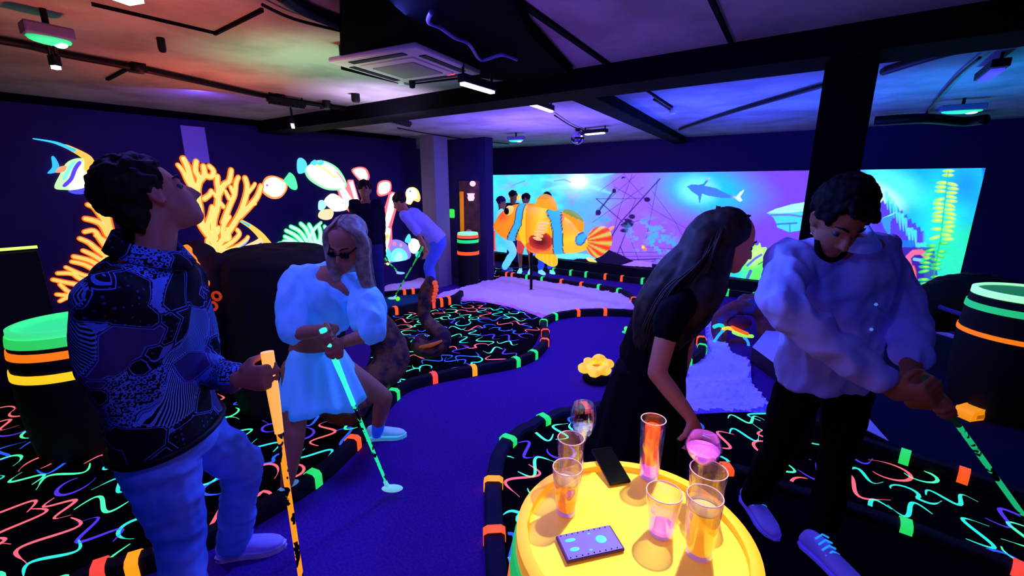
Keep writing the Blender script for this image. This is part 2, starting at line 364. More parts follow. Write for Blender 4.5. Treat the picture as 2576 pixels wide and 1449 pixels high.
# ----------------------------------------------------------------- kerbs with tape markers
M_kerb = mat('black rubber kerb', '#15121c', .85, bump=(25, .6, .01))
TAPE = {'g': neon('green tape', '#2bf06a', .8), 'o': neon('orange tape', '#ff5a20', .95), 'y': neon('amber tape', '#ffa21c', 1.0), 'r': neon('red tape', '#ff4a3c', .95)}
def kerb(px, label, marks='', z=.05, w=.075, h=.085, m=M_kerb, mk=None, closed=False, bricks=False, name='kerb'):
    base = smooth_line([Z(x, y, z) for x, y in px], 6, closed)
    root = empty(name, (base[0].x, base[0].y, 0), label, 'kerb')
    # resample
    L = [0]
    for a, b in zip(base, base[1:]): L.append(L[-1] + (b - a).length)
    n = max(4, int(L[-1] / .06)); pts = []; k = 0
    for i in range(n + 1):
        s = L[-1] * i / n
        while k < len(L) - 2 and L[k + 1] < s: k += 1
        t = (s - L[k]) / max(L[k + 1] - L[k], 1e-6); pts.append(base[k].lerp(base[k + 1], t))
    rings = []
    for i, p in enumerate(pts):
        d = (pts[min(i + 1, n)] - pts[max(i - 1, 0)]); d.z = 0; d.normalize(); s = Vector((-d.y, d.x, 0)); j = .004 * noise.noise((p.x * 20, p.y * 20, 0))
        dh = -.012 if bricks and i % 3 == 0 else 0
        c = Vector((p.x, p.y, 0)); prof = [(-w / 2, 0), (-w / 2, h * .8), (-w * .36, h), (w * .36, h), (w / 2, h * .8), (w / 2, 0)]
        rings.append([c + s * (a + j) + Vector((0, 0, max(0, b + j + (dh if b > 0 else 0)))) for a, b in prof])
    mb = MB(); bridge(mb, rings); mb.build('edging', m, root, auto=35)
    for (mx, my, c) in (mk or []):
        q = Z(mx, my, h); i = min(range(n + 1), key=lambda i: (pts[i].x - q.x) ** 2 + (pts[i].y - q.y) ** 2)
        p = pts[i]; d = (pts[min(i + 1, n)] - pts[max(i - 1, 0)]); d.z = 0; d.normalize(); s = Vector((-d.y, d.x, 0)); c0 = Vector((p.x, p.y, 0))
        t = .004 + .004; tw = .021 + .004 * min(1, 1.5 / max(1, (p.length)))
        prof = [(-w / 2 - t, .006), (-w / 2 - t, h * .8 + t), (-w * .36, h + t), (w * .36, h + t), (w / 2 + t, h * .8 + t), (w / 2 + t, .006)]
        mm = MB(); A = [c0 + s * a + d * tw + Vector((0, 0, b)) for a, b in prof]; B = [c0 + s * a - d * tw + Vector((0, 0, b)) for a, b in prof]
        mm.add(A + B, [(i, i + 1, i + 7, i + 6) for i in range(5)]); o = mm.build('tape_marker', TAPE[c], root, smooth=False)
        sm = o.modifiers.new('thick', 'SOLIDIFY'); sm.thickness = .003
    return root
kerb([(60, 1560), (230, 1445), (330, 1420), (520, 1350), (640, 1290), (790, 1200), (900, 1100), (1000, 982), (1085, 950), (1200, 928), (1295, 910), (1350, 885), (1374, 850), (1366, 815), (1390, 797), (1450, 786), (1530, 784), (1600, 788), (1680, 800)],
     'long dark kerb curving around the left squiggle carpet and the sand', mk=[(232, 1425, 'r'), (325, 1400, 'y'), (805, 1200, 'g'), (905, 1105, 'o'), (1010, 980, 'g'), (1093, 938, 'r'), (1201, 922, 'y'), (1300, 905, 'g'), (1358, 884, 'g'), (1370, 852, 'o'), (1362, 828, 'r'), (1370, 806, 'g'), (1405, 790, 'g'), (1457, 783, 'o'), (1527, 783, 'o')])
M_brick = mat('dark brick kerb', '#1a1734', .85, bump=(25, .6, .01))
kerb([(1262, 1560), (1250, 1449), (1243, 1330), (1243, 1200), (1275, 1110), (1375, 1050), (1480, 1022), (1600, 1020), (1700, 1034)], 'dark brick kerb on the left of the barrel table', h=.07, w=.09, m=M_brick, bricks=True,
     mk=[(1240, 1198, 'y'), (1250, 1332, 'o'), (1288, 1108, 'g'), (1370, 1050, 'g'), (1470, 1022, 'r')])
kerb([(1690, 1200), (1840, 1172), (1990, 1222), (2120, 1262), (2310, 1325), (2560, 1420), (2680, 1480)], 'low dark kerb in front of the squiggle carpet by the sneakers', h=.05, mk=[(1843, 1180, 'o'), (2298, 1320, 'g'), (2570, 1400, 'r')])
kerb([(1960, 1020), (2100, 1088), (2275, 1150), (2420, 1196), (2640, 1275)], 'dark kerb between the squiggle carpet and the dark right lane', mk=[(2275, 1140, 'g'), (2423, 1188, 'o')])
kerb([(1250, 688), (1290, 694), (1350, 702), (1450, 716), (1550, 732), (1590, 752), (1612, 785)], 'dark kerb right behind the large sand bed', h=.1, mk=[(1271, 686, 'r'), (1286, 688, 'o'), (1315, 695, 'g'), (1357, 701, 'g'), (1402, 708, 'o'), (1450, 714, 'o'), (1498, 722, 'g'), (1550, 728, 'g'), (1590, 748, 'o')])
kerb([(1330, 672), (1385, 680), (1466, 690), (1556, 700), (1650, 712), (1760, 728), (1889, 744), (1990, 762)], 'farthest dark kerb near the underwater mural', h=.1, mk=[(1347, 674, 'o'), (1385, 679, 'g'), (1424, 684, 'g'), (1466, 690, 'g'), (1510, 696, 'o'), (1556, 701, 'o'), (1605, 706, 'g'), (1824, 736, 'g'), (1889, 743, 'g')])
kerb([(950, 795), (1010, 782), (1080, 768), (1140, 756), (1160, 742)], 'short dark kerb beside the tentacle at the far left', h=.12, mk=[(1005, 775, 'o'), (1100, 762, 'r'), (1120, 757, 'o'), (1138, 750, 'o')])
kerb([(950, 740), (1020, 734), (1080, 728)], 'short dark kerb in front of the small sand bed', h=.08, mk=[(965, 737, 'g'), (1020, 733, 'o'), (1038, 731, 'o')])
kerb([(1700, 905), (1722, 850), (1748, 845), (1768, 868), (1752, 900), (1722, 912)], 'small round dark kerb behind the woman in black', h=.1, closed=True, mk=[(1745, 845, 'o'), (1762, 866, 'g'), (1733, 905, 'g')])
M_lav = mat('lavender painted edging', '#b8a8e8', .8, '#3a28a0', .25)
kerb([(2255, 795), (2330, 818), (2420, 845), (2500, 880), (2640, 950)], 'lavender painted curved edging of the right lane', h=.03, w=.05, m=M_lav, mk=[(2330, 820, 'g')])
# ================================================================= UNDERWATER MURAL ON THE BACK WALL
def build_mural():
    x0, x1, z0, z1, Y = -6.15, 1.49, .185, 1.835, 7.685
    NX, NZ = 1180, 250
    X, Zz = np.meshgrid(np.linspace(x0, x1, NX), np.linspace(z0, z1, NZ), indexing='ij')
    # photo coordinates are only the artist's sketch grid for the painting on this flat wall
    px_, pz_ = X - C0[0], Zz - C0[2]
    dx = px_ * fw[0] + Y * fw[1] + pz_ * fw[2]
    U = CX + FOC * (px_ * rt[0] + Y * rt[1]) / dx; V = CY - FOC * (px_ * up[0] + Y * up[1] + pz_ * up[2]) / dx
    rng = np.random.RandomState(4)
    def vnoise(sx, sy, seed):
        r = np.random.RandomState(seed); g = r.rand(260, 260); u, v = U / sx, V / sy
        i, j = np.floor(u).astype(int), np.floor(v).astype(int); fu, fv = u - i, v - j; fu = fu * fu * (3 - 2 * fu); fv = fv * fv * (3 - 2 * fv)
        G = lambda a, b: g[a % 260, b % 260]
        return (G(i, j) * (1 - fu) + G(i + 1, j) * fu) * (1 - fv) + (G(i, j + 1) * (1 - fu) + G(i + 1, j + 1) * fu) * fv
    fbm = lambda s, seed: .5 * vnoise(s, s * .7, seed) + .3 * vnoise(s / 2, s * .35, seed + 1) + .2 * vnoise(s / 4, s * .17, seed + 2)
    img = np.zeros((NX, NZ, 3))
    def L(h): return np.array(lin(h))
    def mix(m, h): 
        nonlocal img
        m = np.clip(m, 0, 1)[..., None]; img = img * (1 - m) + L(h) * m
    ss = lambda a, b, x: np.clip((x - a) / (b - a), 0, 1) ** 2 * (3 - 2 * np.clip((x - a) / (b - a), 0, 1))
    def ell(cx, cy, rx, ry, ang=0, soft=.15):
        c, s = math.cos(ang), math.sin(ang); a = ((U - cx) * c + (V - cy) * s) / rx; b = (-(U - cx) * s + (V - cy) * c) / ry
        return 1 - ss(1 - soft, 1 + soft, np.sqrt(a * a + b * b))
    def seg(pts, w, taper=False, soft=.7):
        out = np.zeros_like(U); n = len(pts) - 1
        for k in range(n):
            (ax, ay), (bx, by) = pts[k], pts[k + 1]; vx, vy = bx - ax, by - ay; t = np.clip(((U - ax) * vx + (V - ay) * vy) / (vx * vx + vy * vy), 0, 1)
            d = np.hypot(U - ax - t * vx, V - ay - t * vy); ww = w * (1 - (k + t) / n * .8) if taper else w
            out = np.maximum(out, 1 - ss(0, soft * 2, d - ww / 2 + soft))
        return out
    def polym(pts):
        r = np.zeros(U.shape, bool); j = len(pts) - 1
        for i in range(len(pts)):
            (xi, yi), (xj, yj) = pts[i], pts[j]
            if yi != yj: r ^= ((yi > V) != (yj > V)) & (U < (xj - xi) * (V - yi) / (yj - yi) + xi)
            j = i
        return r.astype(float)
    N1, N2, N3 = fbm(60, 1), fbm(30, 9), fbm(120, 21)
    mix(np.ones_like(U), '#7a48ff')
    mix(ss(1900, 1520, U) * .75, '#a268ff'); mix(ss(620, 700, V) * .5, '#6a3cf0')
    # turquoise light on the left
    mix(ss(1590, 1480, U + (V - 450) * .35 + (N1 - .5) * 90), '#58b4ff'); mix(ss(1500, 1280, U + (V - 440) * .6 + (N2 - .5) * 140) * .85, '#40e4ff')
    mix(ss(.52, .72, N2) * ss(1540, 1440, U) * .8, '#9a8cff'); mix(ss(.5, .7, N1) * ss(1500, 1400, U) * .7, '#4af0ff'); mix(ell(1300, 560, 60, 50, 0, .9) * .6, '#2e9cff')
    for k in range(7):
        a = math.radians(200 - 38 * k + 12 * (k % 2)); mix(seg([(1455, 458), (1455 + 95 * math.cos(a), 458 - 62 * math.sin(a))], 16, True, 4) * .75, '#7df4ff')
    mix(ell(1455, 458, 46, 30, 0, .9), '#a8f4ff'); mix(ell(1455, 456, 22, 17, 0, .6), '#ffffff')
    mix(seg([(1395, 455), (1420, 452), (1435, 458)], 4) * .5, '#6a50d0'); mix(seg([(1290, 466), (1320, 455)], 2) * .5, '#2c50c0')
    mix(ell(1325, 500, 24, 11, 0, .5), '#58e8ff'); mix(ell(1297, 496, 14, 8, 0, .5), '#ffc860')
    # shark in its halo of light
    mix(ell(1785, 480, 118, 62, .15, .75), '#2fa8ff'); mix(ell(1775, 478, 82, 44, .15, .6) * .9, '#18c8ff'); mix(ell(1755, 478, 48, 34, .1, .5) * .85, '#7df8ff')
    sh = polym([(1728, 469), (1740, 464), (1758, 465), (1770, 462), (1779, 448), (1787, 447), (1778, 460), (1772, 467), (1800, 473), (1832, 489), (1852, 494), (1862, 483), (1871, 477), (1872, 480), (1862, 495), (1868, 504), (1862, 508), (1846, 498), (1815, 498), (1780, 492), (1766, 487), (1760, 513), (1756, 492), (1740, 482)])
    mix(sh, '#3f7ef4'); mix(sh * ss(1835, 1860, U), '#d8f4ff'); mix(sh * ss(458, 448, V), '#a8c8ff')
    # drowned ship: rigging and hull
    dk = '#2a1468'
    for p, w in [([(1500, 655), (1560, 560), (1660, 450)], 3.2), ([(1545, 660), (1580, 570), (1500, 500)], 2.6), ([(1500, 540), (1545, 480)], 4), ([(1490, 560), (1620, 470)], 1.2), ([(1500, 530), (1600, 440)], 1.1),
                 ([(1545, 470), (1600, 500), (1575, 560)], 1.4), ([(1500, 500), (1560, 500), (1625, 498)], 1.4), ([(1580, 560), (1630, 552)], 1.3), ([(1510, 480), (1580, 430)], 1), ([(1560, 620), (1590, 690)], 2.4),
                 ([(1610, 620), (1760, 632)], 1.2), ([(1545, 635), (1700, 634)], 1.4), ([(1545, 645), (1700, 644)], 1.3), ([(1545, 655), (1700, 650)], 3), ([(1630, 520), (1770, 600)], 1), ([(1570, 560), (1620, 690)], 1.2),
                 ([(1580, 655), (1610, 668), (1650, 655)], 1.6), ([(1640, 480), (1700, 560), (1740, 640)], 1.0), ([(1655, 450), (1640, 530), (1625, 600)], 1.3), ([(1590, 440), (1560, 520), (1530, 640)], 1.3), ([(1570, 440), (1640, 520)], 1.2)]:
        mix(seg(p, w) * .85, dk)
    for c in [(1577, 562, 17, 12), (1628, 502, 8, 6), (1505, 535, 7, 7), (1568, 448, 5, 4), (1590, 545, 8, 6), (1572, 580, 12, 5), (1545, 480, 5, 6)]: mix(ell(*c) * (N2 > .38), '#281058')
    mix(ss(.45, .6, fbm(20, 50)) * ell(1640, 600, 60, 40, .6, .6) * .9, '#3ab0ff'); mix(ell(1520, 552, 20, 5) * .8, '#38a8ff'); mix(ss(.5, .6, fbm(24, 60)) * ell(1690, 620, 60, 18, .2, .5) * .9, '#38a8ff')
    mix(polym([(1410, 690), (1440, 655), (1480, 640), (1530, 628), (1560, 640), (1600, 660), (1720, 672), (1720, 720), (1410, 720)]), '#140838')
    mix(polym([(1560, 668), (1600, 655), (1640, 660), (1640, 672)]), '#a070ff')
    mix(ell(1620, 624, 9, 5, .9), '#ff7a4a'); mix(ell(1618, 622, 4, 3, .9), '#ffe08a'); mix(ell(1703, 622, 5, 5), '#5affff'); mix(ell(1537, 575, 10, 4, -.6), '#ff9a7a')
    mix(polym([(1390, 640), (1440, 636), (1490, 640), (1500, 652), (1450, 650), (1400, 655)]), '#6ae8ff'); mix(ell(1488, 655, 14, 5, .4), '#ffe080')
    # ray with a pale underside
    mix(polym([(1928, 536), (1950, 526), (1990, 514), (2042, 505), (2042, 530), (2030, 560), (2015, 580), (1985, 584), (1955, 572), (1952, 560), (1946, 548), (1936, 540)]), '#4ad8ff')
    mix(polym([(1930, 535), (1952, 525), (1992, 514), (2042, 506), (2042, 528), (2000, 534), (1960, 537)]), '#a8ffff')
    mix(seg([(1940, 541), (1985, 540), (2040, 548)], 5) * .8, '#6a5ae8'); mix(seg([(1955, 564), (1988, 562), (2004, 561)], 4) * .9, '#3868d8'); mix(seg([(1987, 562), (1987, 590)], 3) * .8, '#3868d8')
    # green coral at the foot
    g = polym([(1803, 690), (1806, 677), (1835, 675), (1855, 672), (1858, 658), (1866, 665), (1872, 640), (1885, 612), (1905, 618), (1912, 610), (1915, 622), (1928, 622), (1930, 632), (1946, 638), (1925, 655), (1920, 668), (1918, 704), (1880, 703), (1845, 696)])
    mix(g, '#62ff6a'); mix(g * ss(665, 690, V) * ss(1900, 1850, U), '#28e0d0'); mix(g * ell(1905, 640, 18, 30, .6, .7) * .9, '#d0ff90')
    mix(seg([(1880, 668), (1900, 650), (1915, 641)], 6) * .9, '#5a48e8'); mix(seg([(1880, 700), (1888, 682)], 8) * .9, '#4a38d8'); mix(seg([(1908, 665), (1925, 655)], 3), '#2a9a58')
    # right end: cave mouth, light shaft, weed
    R = ss(2150, 2200, U)
    mix(R, '#18a8ff'); mix(R * ss(.42, .65, N3) * .7, '#20c8ff'); mix(R * ell(2240, 470, 90, 40, .35, .6), '#5affff'); mix(R * ell(2215, 492, 60, 26, .5, .5), '#b8fff4')
    mix(ell(2370, 560, 60, 120, 0, .6) * .8, '#28f4f4'); mix(ss(2360, 2440, U) * ss(560, 620, V + N1 * 40) * .9, '#2cf08a'); mix(ell(2390, 640, 50, 70, 0, .6) * .7, '#30e8d8'); mix(ell(2380, 600, 30, 60, 0, .7) * .6, '#30f8b0')
    mix(ell(2420, 470, 40, 40, 0, .8) * .6, '#1a78ff'); mix(ss(2466, 2476, U - (425 - V) * -.162) * .8, '#1a50ff')
    edge = 500 + 22 * np.abs(((U + V * .3) / 14) % 1 - .5) + np.clip(U - 2240, 0, 400) * .9
    cave = ss(0, 5, V - edge) * ss(2330, 2318, U) * R
    mix(cave, '#5a40f0'); mix(cave * ss(.5, .65, N1) * .6, '#3a58ff')
    for k in range(16):
        x = 2230 + 8 * k; y = 520 + 13 * k * (.9 + .1 * math.sin(k * 2)); mix(seg([(x, y - 34), (x + 3, y + 6)], 9, True, 1.5) * .8, '#4affd0' if k % 2 else '#50f0ff')
    mix(polym([(2215, 552), (2252, 533), (2240, 560), (2240, 600), (2225, 575)]) * .9, '#3a9cff'); mix(polym([(2216, 550), (2256, 532), (2246, 541)]), '#70ffff')
    mix(polym([(2250, 606), (2300, 604), (2300, 622), (2262, 622)]) * .9, '#1a7aff'); mix(cave * ss(625, 640, V), '#4426b8'); mix(polym([(2190, 622), (2350, 622), (2365, 745), (2190, 745)]) * .85, '#3c24a8')
    mix(polym([(2362, 625), (2366, 745), (2450, 745), (2450, 625)]) * .7, '#30f0b8')
    # pink and orange tube coral
    mix(seg([(2288, 668), (2284, 648), (2298, 635), (2318, 634), (2332, 646)], 13, False, 1.5), '#ff70a0'); mix(seg([(2300, 652), (2320, 655)], 8), '#7ac8ff')
    mix(polym([(2270, 668), (2300, 668), (2306, 700), (2292, 724), (2282, 722), (2278, 690)]), '#ff5a28'); mix(ell(2296, 690, 9, 20) * .7, '#ff7a70')
    # tall weed
    rs = random.Random(3)
    for k in range(30):
        y = 430 + k * 10.6; xc = 2386 - (k * 1.1) - (20 if k > 16 else 0) * min(1, (k - 16) / 5 if k > 16 else 0)
        c1, c2 = ('#b8ff5a', '#f4ff78') if k < 17 else ('#28e070', '#a8ff50')
        for s in ((-1, 1) if k > 2 else (0,)):
            if rs.random() < .12: continue
            x = xc + s * (13 + rs.uniform(-3, 4)); a = s * rs.uniform(-.1, .3); mix(ell(x, y + s * 2, 14, 4.2, a, .25) * .95, c1); mix(ell(x + 3, y + s * 2 - 1, 7, 2.2, a, .4) * .9, c2)
    mix(seg([(2386, 430), (2366, 600), (2340, 740)], 3) * .7, '#28c060')
    img *= (0.93 + .14 * fbm(9, 80))[..., None]
    # mesh
    me = bpy.data.meshes.new('underwater_mural'); nv = NX * NZ
    co = np.stack([X, np.full_like(X, 0.0), Zz], -1).reshape(-1, 3).astype(np.float32)
    ii, jj = np.meshgrid(np.arange(NX - 1), np.arange(NZ - 1), indexing='ij'); a = ii * NZ + jj
    q = np.stack([a, a + NZ, a + NZ + 1, a + 1], -1).reshape(-1, 4)
    me.vertices.add(nv); me.vertices.foreach_set('co', co.ravel()); nf = len(q)
    me.loops.add(nf * 4); me.loops.foreach_set('vertex_index', q.ravel().astype(np.int32))
    me.polygons.add(nf); me.polygons.foreach_set('loop_start', np.arange(0, nf * 4, 4, dtype=np.int32)); me.polygons.foreach_set('loop_total', np.full(nf, 4, dtype=np.int32))
    me.update(calc_edges=True)
    at = me.color_attributes.new('paint', 'FLOAT_COLOR', 'POINT'); at.data.foreach_set('color', np.concatenate([img.reshape(-1, 3), np.ones((nv, 1))], 1).astype(np.float32).ravel())
    me.materials.append(vcol_mat('mural paint', 1.12, .3))
    root = empty('underwater_mural', (0, Y, 0), 'long underwater mural with shark, wrecked ship and weeds on the back wall', 'mural')
    o = bpy.data.objects.new('painted_panel', me); COL.objects.link(o); o.parent = root
    mb = MB(); box(mb, ((x0 + x1) / 2, Y + .008, (z0 + z1) / 2), x1 - x0, .012, z1 - z0); mb.build('backing_board', M_black, root, smooth=False)
build_mural()

# ================================================================= NEON CUT-OUTS ON THE LEFT WALL
LX = -5.7
def wp(x, y, o=0.0): v = XP(x, y, LX + .004); return Vector((LX + .004 + o, v.y, v.z))
def cutouts(name, label, cat, layers, group=None, parts=None):
    """layers: (kind, pixels, hex, width) painted one over the other as thin board"""
    c = wp(*layers[0][1][0]); root = empty(name, (LX, c.y, c.z), label, cat, group); 
    for li, ly in enumerate(layers):
        kind, _, pnm = ly[0].partition(':'); pts, hx = ly[1], ly[2]; m = neon('wall paint ' + hx, hx, 1.7 if hx in ('#ffffff', '#fffbe0', '#fffbb8', '#fffbb0', '#ffe8e0', '#ffe8e8', '#fff0e0', '#fff0e4', '#ffeae8', '#c8fbff', '#d8fbe8') else 1.15); o = .0025 * li
        mb = MB()
        if kind in ('poly', 'raw'):
            pl = smooth_line([wp(x, y) for x, y in pts], 4, True) if kind == 'poly' else [wp(x, y) for x, y in pts]
            prism(mb, [Vector((p.x + o, p.y, p.z)) for p in pl], (.008, 0, 0))
        elif kind == 'dot':
            (x, y), r = pts[0], ly[3]; q, e = wp(x, y), wp(x + r, y); R = (e - q).length; sphere(mb, q + Vector((o + .005, 0, 0)), .006, R, R, 20, 8)
        else:
            w = ly[3]; pl = smooth_line([wp(x, y) for x, y in pts], 4)
            q, e = wp(*pts[0]), wp(pts[0][0], pts[0][1] + 10); k = (e - q).length / 10
            n = len(pl) - 1; rd = [max(.002, k * w / 2 * ((1 - .75 * i / n) if kind == 'taper' else (1.0 if 0 < i < n else .75))) for i in range(n + 1)]
            tube(mb, [Vector((p.x + o + .004, p.y, p.z)) for p in pl], rd, 8, flat=.25 if kind == 'taper' else .4, flatax=(1, 0, 0))
            for p, r in ((pl[0], rd[0]), (pl[-1], rd[-1])): sphere(mb, Vector((p.x + o + .004, p.y, p.z)), r * .4, r, r, 10, 6)
        mb.build(pnm or 'painted_shape', m, root)
    return root
GW = 'neon sea creatures on the left wall'
cutouts('moorish_idol_fish', 'striped long-finned neon fish highest on the left wall, far left', 'wall cut-out', [
    ('poly:body', [(137, 473), (150, 440), (165, 412), (185, 400), (205, 398), (222, 402), (236, 420), (238, 440), (248, 462), (230, 478), (205, 482), (170, 478)], '#b8ff9a'),
    ('poly:body', [(172, 476), (190, 440), (205, 412), (216, 402), (232, 416), (237, 440), (226, 466), (205, 478)], '#fffbb0'),
    ('taper:fin', [(225, 425), (222, 402), (205, 388), (172, 371), (158, 366)], '#ffc04a', 24), ('taper:fin', [(185, 378), (150, 363), (125, 356), (83, 349)], '#38c8ff', 10),
    ('line:stripe', [(200, 408), (188, 425), (178, 450), (160, 468)], '#5a3ce8', 8), ('line:stripe', [(185, 408), (172, 425), (160, 450)], '#7dffc8', 7),
    ('poly:tail_fin', [(118, 436), (130, 420), (128, 396), (135, 394), (146, 412), (148, 426), (140, 434)], '#38b8ff'), ('poly:tail_fin', [(138, 434), (148, 420), (166, 418), (160, 432)], '#ff9a6a'),
    ('poly:fin', [(170, 480), (205, 474), (235, 458), (240, 470), (215, 486), (188, 488)], '#4a50ff'), ('dot:eye', [(240, 455)], '#ffd85a', 5)])
def coral(name, label, strokes, hx_out, hx_in, group=None):
    root = empty(name, tuple(wp(*strokes[0][0][0])), label, 'wall cut-out')
    q, e = wp(*strokes[0][0][0]), wp(strokes[0][0][0][0], strokes[0][0][0][1] + 10); k = (e - q).length / 10
    for nm, hx, f, off, fl in (('outline', hx_out, 1.42, 0, .1), ('branches', hx_in, .86, .006, .3)):
        mb = MB()
        for i, (pts, w) in enumerate(strokes):
            pl = smooth_line([wp(x, y, off + .014 + .0004 * (i % 5)) for x, y in pts], 4); n = len(pl) - 1
            rd = [max(.004, k * w / 2 * f * (1.05 - .25 * j / n)) for j in range(n + 1)]
            tube(mb, pl, rd, 10, flat=fl, flatax=(1, 0, 0)); sphere(mb, pl[-1], rd[-1] * fl, rd[-1], rd[-1], 10, 6); sphere(mb, pl[0], rd[0] * fl, rd[0], rd[0], 10, 6)
        mb.build(nm, neon('wall paint ' + hx, hx, 1.05), root)
    return root
coral('fan_coral', 'large glowing orange branching coral on the wall behind the man in the patterned shirt', [
    ([(555, 640), (530, 600), (505, 560), (500, 520), (490, 480), (478, 450), (470, 420), (460, 400)], 15), ([(490, 480), (480, 470), (470, 455), (458, 430), (446, 415)], 10),
    ([(500, 520), (495, 480), (500, 450), (490, 430), (492, 406)], 13), ([(500, 455), (512, 440), (510, 418)], 13), ([(512, 440), (530, 445), (535, 430), (525, 418)], 12),
    ([(540, 600), (535, 560), (545, 520), (548, 480), (545, 460), (545, 444)], 14), ([(548, 490), (562, 465), (575, 455), (580, 428)], 13), ([(560, 560), (575, 520), (588, 490), (592, 460), (598, 446)], 12), ([(588, 490), (578, 470)], 10),
    ([(545, 620), (575, 580), (600, 540), (615, 500), (620, 470), (615, 448)], 14), ([(618, 490), (635, 470), (640, 462)], 9), ([(600, 545), (625, 520), (645, 495), (655, 468)], 14), ([(628, 515), (640, 512)], 10),
    ([(530, 600), (520, 570), (528, 540), (532, 520)], 12), ([(505, 560), (495, 545), (490, 520), (487, 505)], 12), ([(520, 590), (505, 570), (498, 555)], 12), ([(560, 600), (560, 570), (575, 545)], 12),
    ([(540, 625), (560, 605), (575, 600), (570, 575)], 11), ([(545, 630), (580, 610), (600, 590), (595, 578)], 11), ([(550, 635), (590, 622), (615, 605), (622, 596)], 10), ([(530, 600), (545, 585), (548, 572)], 11),
    ([(512, 500), (525, 490), (530, 480)], 11), ([(560, 520), (545, 500), (535, 485)], 9), ([(575, 500), (565, 480)], 9), ([(545, 636), (520, 610), (530, 588)], 10)], '#ff7a1e', '#ffe070')
coral('stag_coral', 'glowing orange branching coral low on the wall left of the man in the patterned shirt', [
    ([(290, 640), (280, 600), (270, 560), (262, 520), (240, 490)], 16), ([(272, 570), (250, 540), (235, 522), (220, 515)], 11), ([(262, 520), (240, 505), (224, 495)], 10), ([(270, 590), (255, 565), (235, 555), (214, 550)], 13),
    ([(265, 620), (250, 600), (235, 580), (212, 583)], 11), ([(262, 605), (240, 592)], 10), ([(260, 640), (240, 625), (222, 610), (200, 600)], 11), ([(255, 655), (230, 640), (208, 630)], 10), ([(250, 670), (225, 655), (185, 645)], 11),
    ([(240, 680), (210, 665), (180, 658)], 10), ([(225, 695), (205, 690), (165, 672)], 9), ([(230, 710), (200, 700), (180, 688), (145, 687)], 10), ([(215, 725), (190, 715), (165, 710), (133, 703)], 10),
    ([(205, 735), (175, 735), (150, 715)], 9), ([(200, 740), (165, 742), (142, 740)], 9), ([(195, 752), (170, 748), (150, 757)], 9), ([(270, 650), (235, 700), (205, 740)], 22), ([(285, 600), (270, 650)], 22)], '#ff6a18', '#ffd060')
coral('leaf_coral', 'mint green feathery coral on the wall behind the blonde woman', [
    ([(760, 636), (735, 625), (705, 618), (686, 622)], 14), ([(765, 630), (740, 608), (715, 595)], 10), ([(770, 625), (745, 595), (718, 580)], 10), ([(780, 625), (755, 585), (730, 570)], 10), ([(785, 620), (770, 580), (755, 563)], 11),
    ([(795, 620), (785, 585), (776, 565)], 11), ([(800, 625), (805, 590), (800, 568)], 11), ([(805, 625), (822, 590), (815, 570)], 11), ([(800, 630), (830, 600), (832, 575)], 9), ([(740, 632), (790, 610), (825, 590)], 9), ([(760, 636), (810, 625), (830, 610)], 9), ([(700, 612), (728, 605)], 6), ([(775, 600), (790, 575), (806, 560)], 8), ([(750, 640), (735, 610), (712, 606)], 8)], '#2bd870', '#c8ffd8')
cutouts('moorish_idol_fish', 'smaller long-finned neon fish partly hidden by the black dome', 'wall cut-out', [
    ('taper:fin', [(672, 615), (655, 592), (630, 570), (596, 550)], '#ffc84a', 22), ('taper:fin', [(625, 567), (596, 550)], '#3ac8e8', 8), ('poly:body', [(590, 634), (615, 618), (640, 606), (660, 596), (676, 612), (677, 627), (650, 630), (620, 636)], '#ffd88a'),
    ('line:stripe', [(655, 612), (640, 622), (625, 627)], '#5a3ce8', 6), ('line:stripe', [(622, 600), (612, 612), (600, 620)], '#8a9aff', 9)])
cutouts('puffer_fish', 'round yellow-white neon fish with a green tail beside the orange coral', 'wall cut-out', [
    ('poly:outline', [(657, 480), (662, 455), (672, 444), (688, 442), (710, 450), (722, 462), (720, 480), (704, 498), (680, 499)], '#ff8a4a'), ('poly:body', [(661, 478), (666, 456), (676, 448), (690, 446), (708, 454), (718, 464), (715, 480), (702, 493), (682, 494)], '#fffbb8'),
    ('dot:eye', [(671, 466)], '#c05ad8', 3), ('poly:tail_fin', [(712, 455), (722, 440), (728, 434), (740, 445), (747, 470), (742, 478), (730, 474), (720, 462)], '#58f0a0')])
cutouts('parrot_fish', 'large pale neon fish with a cyan tail high on the left wall', 'wall cut-out', [
    ('poly:tail_fin', [(747, 425), (748, 402), (757, 397), (768, 405), (772, 418), (768, 432), (752, 437)], '#58d8ff'), ('poly:outline', [(766, 428), (780, 412), (800, 403), (825, 408), (850, 424), (868, 452), (870, 470), (855, 478), (825, 478), (800, 468), (775, 450)], '#8affa0'),
    ('poly:body', [(770, 426), (784, 412), (802, 407), (824, 412), (846, 428), (864, 454), (866, 468), (852, 474), (826, 473), (802, 463), (780, 446)], '#fffbe0'),
    ('poly:fin', [(780, 412), (790, 402), (800, 408), (806, 402), (814, 410), (800, 418)], '#58d8ff'), ('line:stripe', [(795, 415), (815, 425), (835, 442), (850, 446)], '#ffe88a', 6), ('line:stripe', [(845, 432), (858, 448), (865, 460)], '#ff9ac0', 4)])
cutouts('sea_anemone', 'small round pink-white neon anemone higher than its neighbour', 'wall cut-out', [('poly:outline', [(884, 430), (895, 421), (912, 420), (924, 428), (929, 448), (918, 460), (905, 456)], '#ff6a6a'), ('poly:body', [(888, 431), (897, 424), (911, 424), (920, 431), (924, 447), (916, 455), (906, 451)], '#fffbe0')], GW)
